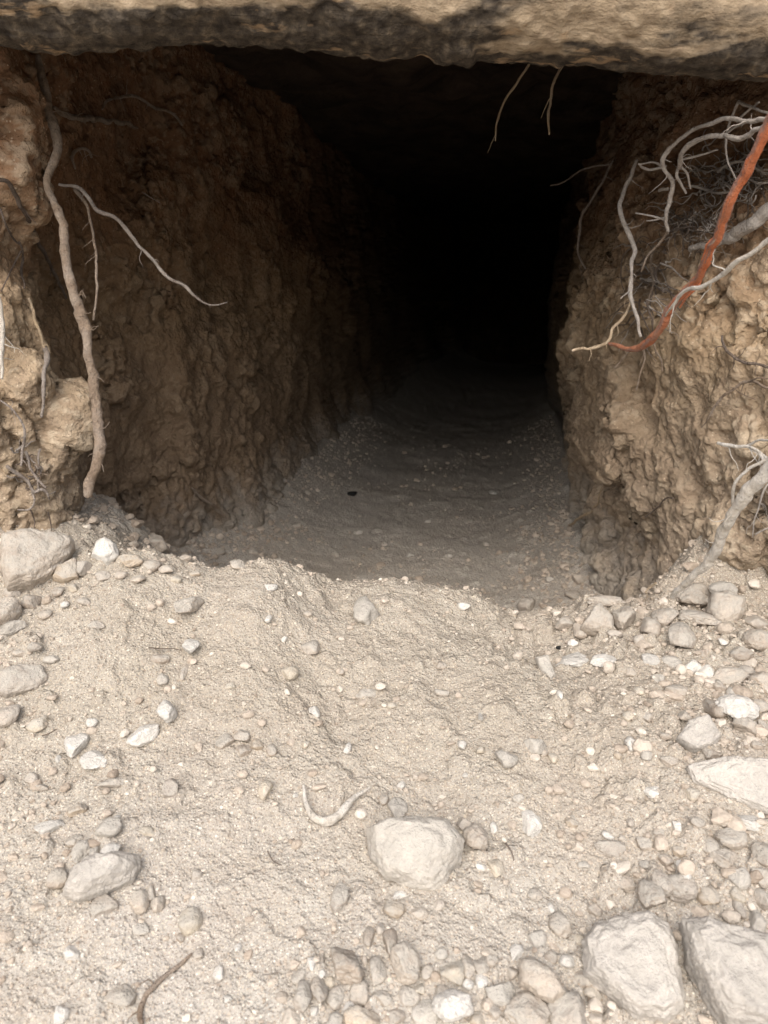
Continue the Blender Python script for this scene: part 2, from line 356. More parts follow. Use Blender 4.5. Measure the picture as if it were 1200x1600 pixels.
def ground_detail(P, fine=True):
    X, Y = P[:, 0], P[:, 1]
    mask = 1 - sstep(1.4, 1.9, Y) * 0.35
    Q = P.copy(); Q[:, 2] = 0
    d = 0.020 * fbm(Q, 4.5, 3, 5) * mask + 0.007 * fbm(Q, 16, 3, 9) * mask
    if fine:
        side = sstep(0.15, 0.45, np.abs(X + 0.1)) * 0.6 + 0.35
        for fr, am, sd_, th in ((28, 0.012, 31, 0.62), (60, 0.0045, 41, 0.55), (125, 0.0020, 51, 0.4)):
            F1, F2, R, R2 = worley(Q, fr, sd_)
            dome = np.sqrt(np.clip(1 - (F1 / (0.32 + .25 * R2)) ** 2, 0, 1)) * (R > th) * (1 - sstep(1.4, 1.6, Y) * (1 if fr > 70 else .3 if fr < 50 else .7)) * (1 - sstep(2.4, 3.4, Y))
            d = d + am * dome * (side if fr < 100 else 0.8) * (0.5 + R2)
        d = d + 0.0026 * fbm(Q, 70, 3, 77) * mask * (1 - sstep(1.6, 2.4, Y))
        # small crumbling scarps
        s = fbm(Q, 9, 4, 91); d = d + 0.005 * sstep(0.05, 0.12, s) * mask
        # broken clods along the crest and on the right
        F1, F2, R, R2, off = worley(Q + 0.01 * fbm(Q, 20, 2, 93)[:, None], 24, 95, vec=True)
        cl = sstep(1.08, 1.22, Y) * (1 - sstep(1.4, 1.6, Y)) * sstep(.1, .3, X + .03) + .5 * sstep(1.2, 1.28, Y) * (1 - sstep(1.36, 1.5, Y))
        d = d + cl * (R > .35) * sstep(0, .12, F2 - F1) * (0.012 * R2 + 0.010 * (off[:, 0] * (R2 - .5) * 2 + off[:, 1] * (R - .5) * 2))
    return d

def axis(segs):
    out = [segs[0][0]]
    for a, b, st in segs:
        n = max(1, int(round((b - a) / st))); out += list(np.linspace(a, b, n + 1)[1:])
    return np.array(out)
def build_ground(name, xs, ys, fine=True):
    X, Y = np.meshgrid(xs, ys, indexing='ij'); Z = ground_h(X, Y)
    P = np.stack([X.ravel(), Y.ravel(), Z.ravel()], 1); P[:, 2] += ground_detail(P, fine)
    return P, grid_faces(len(xs), len(ys))
xs = axis([(-14, -3, 1.0), (-3, -1.1, .04), (-1.1, -.8, .01), (-.8, .8, .0028), (.8, 1.1, .01), (1.1, 3, .04), (3, 14, 1.0)])
ys = axis([(-14, -2, 1.0), (-2, .2, .05), (.2, .4, .01), (.4, 1.0, .0026), (1.0, 1.5, .0032)])
GP, GF = build_ground('ground', xs, ys)
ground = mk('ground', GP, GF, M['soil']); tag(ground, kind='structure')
xs2 = axis([(-3.2, -1, .08), (-1, .1, .006), (.1, 1.0, .006), (1.0, 3.4, .05)]); ys2 = axis([(1.5, 2.0, .006), (2.0, 3.2, .009), (3.2, 5, .02), (5, 10, .08)])
TP, TF = build_ground('tunnel_floor', xs2, ys2)
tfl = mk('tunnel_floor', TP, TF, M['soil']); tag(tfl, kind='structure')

def build_wall(name, path, sgn, dens, off, crag=1.0):
    # parameter along path is denser near the mouth
    base, tt = spline(path, 1200); L = tt[-1]
    yv = base[:, 1]; ds = L / 1199.0
    w = dens(base) ; cum = np.r_[0, np.cumsum(ds / ((w[1:] + w[:-1]) / 2))]
    n = int(cum[-1]); u = np.interp(np.linspace(0, cum[-1], n), cum, tt / L)
    C, _ = spline(path, u)
    T = np.gradient(C, axis=0); T /= np.linalg.norm(T, axis=1)[:, None] + 1e-9
    N = np.stack([-T[:, 1], T[:, 0]], 1) * sgn
    zs = np.linspace(-1.0, 0.62, 500)
    nz = len(zs); print('wall grid', n, nz)
    CC = np.repeat(C, nz, 0); NN = np.repeat(N, nz, 0); Z = np.tile(zs, len(C))
    P = np.concatenate([CC, Z[:, None]], 1)
    o = off(P)
    nu = len(C)
    def normals(V):
        G = V.reshape(nu, nz, 3); a = np.gradient(G, axis=0); b_ = np.gradient(G, axis=1); n_ = np.cross(a, b_)
        n_ /= np.linalg.norm(n_, axis=2)[..., None] + 1e-12; n_ = n_.reshape(-1, 3)
        if (n_[:, :2] * NN).sum() < 0: n_ = -n_
        return n_
    V = P.copy(); d = o + 0.055 * fbm(P, 3.2, 3, 3) - 0.02
    vert = P * np.array([1, 1, 0.25]); d = d + 0.020 * fbm(vert, 12, 3, 17)            # tool and rain marks run downwards
    V[:, :2] += NN * d[:, None]
    tone = np.full(len(P), 0.5); stone = np.zeros(len(P))
    patch = sstep(-.25, .35, fbm(P, 5, 3, 601))                     # smooth compacted patches between stony ones
    for fr, am, sd_, th, kind in ((6, 0.050, 101, 0.0, 0), (13, 0.026, 107, 0.15, 0), (17, 0.020, 111, 0.62, 1), (27, 0.0120, 117, 0.2, 0), (36, 0.0105, 121, 0.60, 1), (48, 0.0075, 127, 0.2, 0), (66, 0.0048, 131, 0.50, 1)):
        st_ = np.array([1, 1, .62]) if kind == 0 else np.array([1, 1, 1.2])
        Ws = (V + np.stack([fbm(V, fr * .8, 3, 300 + sd_), fbm(V, fr * .8, 3, 310 + sd_), fbm(V, fr * .8, 3, 320 + sd_)], 1) * (0.35 / fr)) * st_
        F1, F2, R, R2, off = worley(Ws, fr, sd_, vec=True)
        n_ = normals(V)
        if kind == 0:                                                # tilted broken facets with cracks between them
            g = np.stack([(R * 13.7) % 1 - .5, (R2 * 17.3) % 1 - .5, (R * R2 * 91.7) % 1 - .5], 1) * 1.9
            h = (R2 - .5) * 1.1 + (off * g).sum(1)
            h = h * sstep(0, .16, F2 - F1) - .30 * np.exp(-((F2 - F1) / .045) ** 2) * (R > .5)
            h = h * (0.35 + .65 * (crag if fr > 6 else 1)) * (0.35 + .65 * patch)
        else:                                                        # stones bedded in the earth
            rad = 0.42 + .25 * R2; pk = (R > th)
            q = np.abs(off) ; f = np.maximum(F1, 1.12 * (np.abs(off @ np.array([.6, .6, .53])) + .25 * F1))
            dome = np.clip(1 - (f / rad) ** 3, 0, 1) ** 0.6 * pk
            h = dome * (0.35 + .65 * R2) * (0.25 + .75 * patch)
            tone = np.where(dome > 0.2, R2, tone); stone = np.maximum(stone * 0.9, np.clip(dome * 2.5, 0, 1) * (0.5 + .5 * R) * (0.3 + .7 * patch))
        h = h + 0.25 * fbm(V, fr * 1.3, 2, sd_ + 9)
        V = V + n_ * (am * h * (1 - .7 * sstep(-.68, -.84, P[:, 2])))[:, None]
        G = V.reshape(nu, nz, 3).copy(); G[1:-1, 1:-1] = .4 * G[1:-1, 1:-1] + .15 * (G[2:, 1:-1] + G[:-2, 1:-1] + G[1:-1, 2:] + G[1:-1, :-2]); V = G.reshape(-1, 3)
        if fr < 14:
            G = V.reshape(nu, nz, 3).copy(); G[1:-1, 1:-1] = .25 * (G[2:, 1:-1] + G[:-2, 1:-1] + G[1:-1, 2:] + G[1:-1, :-2]); V = G.reshape(-1, 3)
    rid = np.abs(fbm(V * np.array([1, 1, .5]), 9, 4, 661)); n_ = normals(V)
    V = V - n_ * (0.020 * np.exp(-(rid / .035) ** 2) * (0.3 + .7 * patch))[:, None]
    n_ = normals(V); V = V + n_ * (0.0045 * fbm(V, 70, 3, 141) + 0.0016 * fbm(V, 260, 1, 145))[:, None]
    return V, grid_faces(len(C), nz), {'tone': tone, 'stone': stone}
def dens(b):
    Y = b[:, 1]; X = np.abs(b[:, 0])
    d = 0.0032 + 0.004 * np.clip(Y - 1.9, 0, 1.2) + 0.02 * np.clip(Y - 3.2, 0, 3)
    return d + 0.03 * np.clip(X - 0.95, 0, 1) * (Y < 1.5)
def off_l(P):
    Z = P[:, 2]; Y = P[:, 1]
    nearm = 1 - sstep(1.6, 2.2, Y)
    o = 0.03 * np.exp(-((Z + .28) / .2) ** 2) * nearm + 0.02 * sstep(.0, .25, Z) * nearm
    o = o + 0.09 * sstep(-.40, -.90, Z) ** 1.5 * sstep(1.7, 2.3, Y) + 0.055 * sstep(-.38, -.1, Z) * (1 - sstep(1.50, 1.62, Y))
    return o
def off_r(P):
    Z = P[:, 2]; Y = P[:, 1]
    o = 0.115 * (1 - np.clip(np.abs((Z + .20) / .48), 0, 1.25) ** 2) - 0.03
    o = np.where(Z < -.2, np.maximum(o, -.005), o) + 0.05 * sstep(-.6, -.9, Z)
    o = o - 0.05 * sstep(.08, .2, Z) * (1 - sstep(1.7, 2.0, Y))
    return o * (1 - 0.6 * sstep(2.3, 3.2, Y))
LV, LF, LA = build_wall('earth_wall_left', LEFT, -1, dens, off_l, 0.55)
RV, RF, RA = build_wall('earth_wall_right', RIGHT, 1, dens, off_r, 1.0)
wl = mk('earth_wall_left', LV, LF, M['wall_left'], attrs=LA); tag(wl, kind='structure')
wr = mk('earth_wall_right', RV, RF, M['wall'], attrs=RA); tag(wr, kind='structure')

# tunnel roof and end: rough earth
rx = axis([(-3.2, -.9, .12), (-.9, 1.2, .02), (1.2, 3.4, .12)]); ry = axis([(1.42, 3, .02), (3, 10, .08)])
X, Y = np.meshgrid(rx, ry, indexing='ij'); P = np.stack([X.ravel(), Y.ravel(), np.full(X.size, 0.50)], 1)
P[:, 2] += 0.10 * sstep(1.5, 1.9, P[:, 1]) + 0.06 * fbm(P, 3, 4, 401) + 0.03 * worley(P, 9, 403)[0] - 0.10 * sstep(2.0, 5.0, P[:, 1])
z0 = np.full(len(P), 0.4)
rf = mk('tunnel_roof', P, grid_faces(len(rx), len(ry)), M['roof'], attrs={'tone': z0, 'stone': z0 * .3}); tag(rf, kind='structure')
ex = np.linspace(-1.5, 3.4, 120); ez = np.linspace(-1.1, .7, 60)
X, Z = np.meshgrid(ex, ez, indexing='ij'); P = np.stack([X.ravel(), np.full(X.size, 8.3), Z.ravel()], 1); P[:, 1] += 0.15 * fbm(P, 2, 4, 421)
z0 = np.full(len(P), 0.4)
te = mk('tunnel_end', P, grid_faces(len(ex), len(ez)), M['roof'], attrs={'tone': z0, 'stone': z0 * .3}); tag(te, kind='structure')  # same near-black colour, so the far end sinks into painted dark

# ------------------------------------------------------------------ concrete slab over the mouth
def slab():
    us = axis([(-3.2, -.9, .03), (-.9, .9, .004), (.9, 3.2, .03)])
    EDGE = [(-300, 60), (0, 66), (60, 78), (130, 76), (200, 70), (350, 64), (450, 72), (540, 80), (600, 87), (660, 84), (700, 90), (800, 93), (900, 98), (1000, 112), (1200, 128), (1500, 140)]
    prof = []                                      # (y, z above lower edge, weight of roughness)
    for z in np.linspace(0.42, 0.075, 90): prof.append((1.165, z))
    for a in np.linspace(0, 90, 40)[1:]:
        r = math.radians(a); prof.append((1.165 + 0.085 * (1 - math.cos(r)), 0.075 * (1 - math.sin(r))))
    for y in np.linspace(1.26, 1.62, 36): prof.append((y, 0.42 * (y - 1.25)))
    for z in np.linspace(.18, .40, 8): prof.append((1.63, z))
    for y in np.linspace(1.6, 1.18, 8): prof.append((y, 0.42))
    prof = np.array(prof); npf = len(prof)
    px = 600 + us * F_PX / 1.12
    zb = 1.235 * zratio(np.interp(px, [a for a, _ in EDGE], [b for _, b in EDGE]))
    X = np.repeat(us, npf); Y = np.tile(prof[:, 0], len(us)); Z = np.repeat(zb, npf) + np.tile(prof[:, 1], len(us))
    P = np.stack([X, Y, Z], 1); S_ = P * np.array([.45, 1, 1])
    low = 1 - sstep(0.02, 0.12, np.tile(prof[:, 1], len(us)))
    P[:, 1] += 0.013 * fbm(S_, 7, 4, 501) + 0.006 * fbm(P, 50, 4, 503) + 0.012 * low * fbm(P, 22, 4, 509)
    P[:, 2] += (0.005 * fbm(P, 16, 4, 505) + 0.005 * fbm(P, 60, 3, 507) - 0.007 * sstep(.25, .4, fbm(P * np.array([1, .3, 1]), 11, 3, 511))) * low
    F = grid_faces(len(us), npf)
    jn = np.arange(len(us) - 1) * npf                 # close the profile loop
    F2 = np.stack([jn + npf - 1, jn + 2 * npf - 1, jn + npf, jn], 1)
    o = mk('concrete_slab', P, np.vstack([F, F2]), M['concrete'])
    tag(o, 'weathered beige concrete slab with black damp stains spanning above the tunnel mouth', 'slab')
slab()

# ------------------------------------------------------------------ ray casting on what is built
def bvh(V, F, ok):
    keep = ok(V)[F].all(1); Fk = F[keep]; used = np.unique(Fk); mp = np.full(len(V), -1); mp[used] = np.arange(len(used))
    return BVHTree.FromPolygons([tuple(v) for v in V[used]], mp[Fk].tolist())
nearb = lambda V: (np.abs(V[:, 0]) < 1.0) & (V[:, 1] > .3) & (V[:, 1] < 5)
BG, BT = bvh(GP, GF, nearb), bvh(TP, TF, nearb)
BL, BR = bvh(LV[:, :], LF, nearb), bvh(RV[:, :], RF, nearb)
O0 = Vector((0, 0, 0))
def cast(px, py, trees=(BG, BT, BL, BR)):
    d = ray(px, py); dn = d.normalized(); best = None
    for t in trees:
        h = t.ray_cast(O0, dn)
        if h[0] is not None and (best is None or h[3] < best[1]): best = (h[0], h[3], h[1])
    return best

# ------------------------------------------------------------------ stones
def ico(sub):
    import bmesh
    bm = bmesh.new(); bmesh.ops.create_icosphere(bm, subdivisions=sub, radius=1)
    V = np.array([v.co[:] for v in bm.verts]); F = np.array([[v.index for v in f.verts] for f in bm.faces]); bm.free(); return V, F
ICO = {s: ico(s) for s in (1, 2, 3, 4, 5, 6)}
def stone_shape(sub, rng, planes=9, ang=0.8, rough=0.06, seed=0, lo=0.5):
    D, F = ICO[sub]; N = rng.normal(size=(planes, 3)); N /= np.linalg.norm(N, axis=1)[:, None]; H = rng.uniform(lo, 1.0, planes)
    q = (D @ N.T) / H                                  # soft intersection of half spaces
    k = 12 + 26 * ang
    r = 1.0 / (np.sum(np.exp(k * np.clip(q, -2, 3)), 1) + math.exp(k)) ** 0
    r = k / np.log(np.sum(np.exp(k * q), 1) + math.exp(k))
    P = D * r[:, None]
    n = fbm(P + seed * 3.1, 1.7, 3, seed) * 1.3 + fbm(P + seed, 5.5, 3, seed + 5) * 0.9 + (fbm(P, 16, 3, seed + 9) * 0.55 if sub > 3 else 0)
    P = P * (1 + rough * n)[:, None]
    P = P / np.abs(P).max(0)
    return P, F

STONES = []        # records for labels
def place_stone(px, py, w, h, rot, col, ang=0.7, flat=0.62, lift=0.18, label=None, nm=None, seed=None, rough=0.08, tree=(BG, BT), pos=None):
    seed = seed if seed is not None else int(px * 7 + py * 13)
    rng = np.random.default_rng(seed)
    hit = cast(px, py, tree)
    if hit is None: return None
    p, dist, nrm = hit
    d = ray(px, py).normalized(); depth = p.dot(Vector((0, CP, -SP)))
    e = math.asin(min(0.95, max(0.15, -d.z)))
    r1 = w / 2 * depth / F_PX; hy = h / 2 * depth / F_PX
    ry_ = hy / math.sqrt(math.sin(e) ** 2 + (flat * math.cos(e)) ** 2); rz = ry_ * flat
    if r1 < ry_ : rz = min(rz, r1 * 0.95)
    big = max(w, h)
    sub = 6 if big > 100 else 5 if big > 45 else 4 if big > 24 else 3
    P, F = stone_shape(sub, rng, int(rng.integers(7, 13)), ang, rough, seed % 997)
    P = P * np.array([r1, ry_, rz])
    R = Matrix.Rotation(math.radians(rot), 3, 'Z') @ Matrix.Rotation(rng.uniform(-.25, .25), 3, 'X') @ Matrix.Rotation(rng.uniform(-.2, .2), 3, 'Y')
    P = P @ np.array(R).T
    c = p - d * (rz * lift / math.sin(e))
    o = mk(nm or ('pebble' if big < 22 else 'stone' if big < 60 else 'rock'), P, F, M[col]); o.location = c
    STONES.append(dict(o=o, px=px, py=py, w=w, h=h, col=col, ang=ang, label=label))
    return o

OUT = {  # silhouettes of the main rocks in photo pixels; each is set on the slope at its own distance with its own thickness
 (62,880): [(5,842),(40,833),(95,838),(117,853),(108,880),(85,905),(50,925),(12,930),(3,890)],
 (650,1332): [(572,1300),(600,1288),(650,1283),(700,1290),(725,1318),(722,1350),(700,1380),(682,1398),(640,1392),(600,1378),(580,1345)],
 (988,1512): [(908,1475),(930,1448),(975,1432),(1010,1425),(1040,1448),(1056,1485),(1063,1530),(1070,1580),(1040,1602),(990,1590),(950,1560),(915,1528)],
 (1142,1528): [(1062,1445),(1100,1440),(1150,1450),(1205,1465),(1232,1530),(1222,1620),(1135,1604),(1100,1560),(1076,1505)],
 (1148,1228): [(1072,1200),(1100,1190),(1150,1185),(1215,1190),(1228,1250),(1215,1280),(1170,1262),(1120,1240),(1085,1225)],
 (162,1368): [(100,1400),(112,1362),(140,1345),(190,1335),(218,1340),(222,1358),(205,1380),(160,1400),(125,1408)],
 (1092,1152): [(1055,1158),(1075,1130),(1105,1120),(1127,1150),(1118,1168),(1085,1180)],
 (1135,957): [(1103,960),(1108,932),(1140,925),(1166,938),(1160,965),(1135,987),(1113,980)],
 (845,1536): [(810,1500),(832,1498),(870,1526),(884,1555),(865,1574),(838,1562),(812,1540)],
 (165,863): [(143,870),(150,850),(165,842),(183,854),(187,872),(168,884)],
 (101,892): [(82,905),(92,888),(120,873),(124,905),(100,912)],
 (35,1063): [(-4,1050),(30,1040),(68,1040),(76,1060),(60,1078),(10,1090),(-4,1085)],
 (852,1045): [(836,1028),(856,1024),(868,1055),(860,1067),(846,1052)],
 (932,965): [(905,985),(928,950),(938,946),(958,965),(960,988),(930,992)],
}
def outline_stone(px, py, pts, col, thick, label, nm):
    p, dist, nrm = cast(px, py, (BG, BT)); vd = ray(px, py).normalized()
    n = (-vd * 0.55 + Vector((0, -.25, .95)).normalized() * 0.45).normalized()
    A = np.array(pts, float); rng = np.random.default_rng(int(px + py))
    size = math.sqrt((A[:, 0].max() - A[:, 0].min()) * (A[:, 1].max() - A[:, 1].min())) / 2 * dist / F_PX
    T = size * thick; c = p + n * T * .25; e1 = Vector((1, 0, 0)); e1 = (e1 - n * e1.dot(n)).normalized(); e2 = n.cross(e1)
    Q = []
    for x, y in pts:
        d = ray(x, y); q = d * (c.dot(n) / d.dot(n)) - c; Q.append((q.dot(e1), q.dot(e2)))
    Q = np.array(Q); th = np.arctan2(Q[:, 1], Q[:, 0]); r = np.hypot(Q[:, 0], Q[:, 1]); o_ = np.argsort(th); th, r = th[o_], r[o_]; Qs = Q[o_]
    big = max(np.ptp(A[:, 0]), np.ptp(A[:, 1])); sub = 6 if big > 90 else 5
    D, F = ICO[sub]; ang = np.arctan2(D[:, 1], D[:, 0])
    # distance to the straight edges of the outline
    k = len(th); R = np.full(len(D), 1e9)
    for i in range(k):
        a, b = Qs[i], Qs[(i + 1) % k]; ux, uy = np.cos(ang), np.sin(ang); e = b - a
        den = ux * e[1] - uy * e[0]; t = (a[0] * e[1] - a[1] * e[0]) / np.where(np.abs(den) < 1e-9, 1e-9, den); w = (ux * (-a[1]) + uy * a[0]) ; s_ = (a[0] * uy - a[1] * ux) / np.where(np.abs(den) < 1e-9, 1e-9, den)
        R = np.where((t > 0) & (s_ >= -1e-6) & (s_ <= 1 + 1e-6), np.minimum(R, t), R)
    R = np.where(R > 1e8, r.mean(), R)
    H, _ = stone_shape(sub, rng, 9, .9, 0.0, int(px) % 97, lo=.55); hr = np.linalg.norm(H, axis=1); hr /= hr.max()
    rho = np.sqrt(np.clip(1 - D[:, 2] ** 2, 0, 1)) ** .62
    zz = np.sign(D[:, 2]) * np.abs(D[:, 2]) ** .8 * T * (hr * .75 + .35)
    P = np.stack([np.cos(ang) * rho * R, np.sin(ang) * rho * R, zz], 1)
    N_ = D * np.array([1, 1, 1]); P = P + N_ * (size * (0.07 * fbm(D + px, 1.8, 3, 5) + 0.045 * fbm(D + px, 5, 4, 15) + 0.02 * fbm(D + px, 17, 3, 25)))[:, None]
    B = np.array([list(e1), list(e2), list(n)]); P = P @ B
    o = mk(nm, P, F, M[col]); o.location = c
    STONES.append(dict(o=o, px=px, py=py, w=np.ptp(A[:, 0]), h=np.ptp(A[:, 1]), col=col, ang=.9, label=label))

# (px, py, width, height, turn, colour, angularity, flatness, lift, label)
BIG = [
 (62,880,118,104,8,'tan',.9,.8,.35,'large flat-faced tan block at the left end of the ridge, below the rootlet tangle'),
 (650,1332,168,108,-4,'pale',.9,.7,.7,'large chunky rock alone in the middle of the lower slope'),
 (988,1512,165,178,-15,'limestone',.8,.5,.55,'biggest rounded pale boulder at the bottom right, left of the rough one'),
 (1142,1528,185,200,-35,'limestone',.95,.5,.45,'rough-faced boulder in the bottom right corner, touching the rounded pale one'),
 (1148,1228,158,78,-16,'limestone',.95,.45,.40,'long pale slab with chalky edge at the right border of the slope'),
 (162,1368,120,62,20,'limestone',.8,.55,.40,'oblong pale rock at lower left under a row of small white stones'),
 (35,1063,78,46,14,'grey',.6,.5,.35,'grey elongated stone lying at the left border of the slope'),
 (1092,1152,74,60,10,'limestone',.85,.7,.35,'grey-white angular stone just above the long pale slab on the right'),
 (1135,957,62,54,12,'tan',.95,.9,.35,'upright tan angular rock on the ridge near the tip of the thick pale root'),
 (1092,968,70,28,-12,'tan',.85,.5,.45,'flat tan stone leaning against the upright angular rock on the ridge'),
 (1132,921,44,24,4,'pale',.9,.6,1.0,'thin pale stone balanced on top of the angular ridge rock'),
 (1082,930,62,38,0,'tan',.7,.7,.2,'tan boulder on the ridge right behind the thick root tip'),
 (932,965,56,50,20,'tan',.9,.8,.3,'pointed tan stone at the left end of the ridge rubble'),
 (165,863,46,42,25,'white',.95,.95,.55,'white angular stone on the left ridge beside the big tan block'),
 (101,892,52,46,20,'ochre',.95,.8,.4,'ochre wedge-shaped stone leaning on the big tan block'),
 (572,955,44,44,0,'pale',.5,.5,.1,'round pale stone half buried near the crest in the middle'),
 (292,946,30,48,-42,'grey',.7,.7,.5,'grey-brown oval stone standing out of the left slope over a dark gap'),
 (298,1011,30,24,5,'white',.7,.6,.4,'bluish white flat stone below the tilted oval stone'),
 (540,1508,56,76,5,'brown',.5,.6,.35,'large brown oval cobble at the bottom between grey stones'),
 (845,1536,68,78,35,'tan',.7,.65,.5,'tan egg-shaped cobble left of the biggest rounded boulder'),
 (707,1567,66,58,-10,'white',.7,.7,.5,'white blocky cobble at the bottom edge, right of centre'),
 (892,1582,74,56,0,'grey',.6,.75,.5,'grey domed cobble at the bottom edge touching the biggest boulder'),
 (820,1578,80,56,-20,'tan',.9,.6,.3,'broad tan cobble at the bottom edge under the egg-shaped one'),
 (632,1500,50,58,10,'tan',.6,.6,.35,'tan rounded cobble at the bottom centre below the chunky rock'),
 (852,1045,24,44,28,'pale',.95,.6,.45,'pale chipped wedge-shaped flake standing upright in the upper right slope'),
 (895,1034,68,30,-4,'white',.8,.4,.2,'half-buried pale stone with orange blush beside the upright flake'),
 (942,1032,42,20,-14,'white',.9,.4,.3,'narrow white chip right of the stone with orange blush'),
 (117,1163,42,34,10,'white',.6,.6,.35,'round whitish stone at left, upper one of a touching pair'),
 (150,1188,52,34,12,'white',.85,.6,.3,'broad white stone at left, lower one of a touching pair'),
 (262,1110,38,38,10,'white',.9,.7,.5,'white angular stone right of the large sandy bulge at left'),
 (225,1146,32,44,-40,'white',.8,.6,.4,'white chipped stone just below left of the white angular one'),
 (453,1050,28,26,0,'yellow',.8,.6,.3,'yellow stone alone on the upper middle slope'),
 (172,1328,34,22,6,'white',.95,.8,.8,'brightest white block sitting on top of the oblong pale rock'),
 (830,1288,32,42,15,'white',.8,.45,.25,'chalky white oval stone right of the chunky middle rock'),
 (742,1308,38,46,20,'tan',.6,.65,.45,'tan-grey cobble touching the upper right of the chunky middle rock'),
 (825,946,32,26,0,'grey',.7,.8,.3,'grey stone in shade behind the crest where the ridge dips'),
 (549,771,18,9,-5,'black',.7,.5,.5,'small black stone on the dim tunnel floor, left of centre'),
 (770,770,16,8,-10,'white',.6,.5,.5,'small white chip on the dim tunnel floor, right of centre'),
]
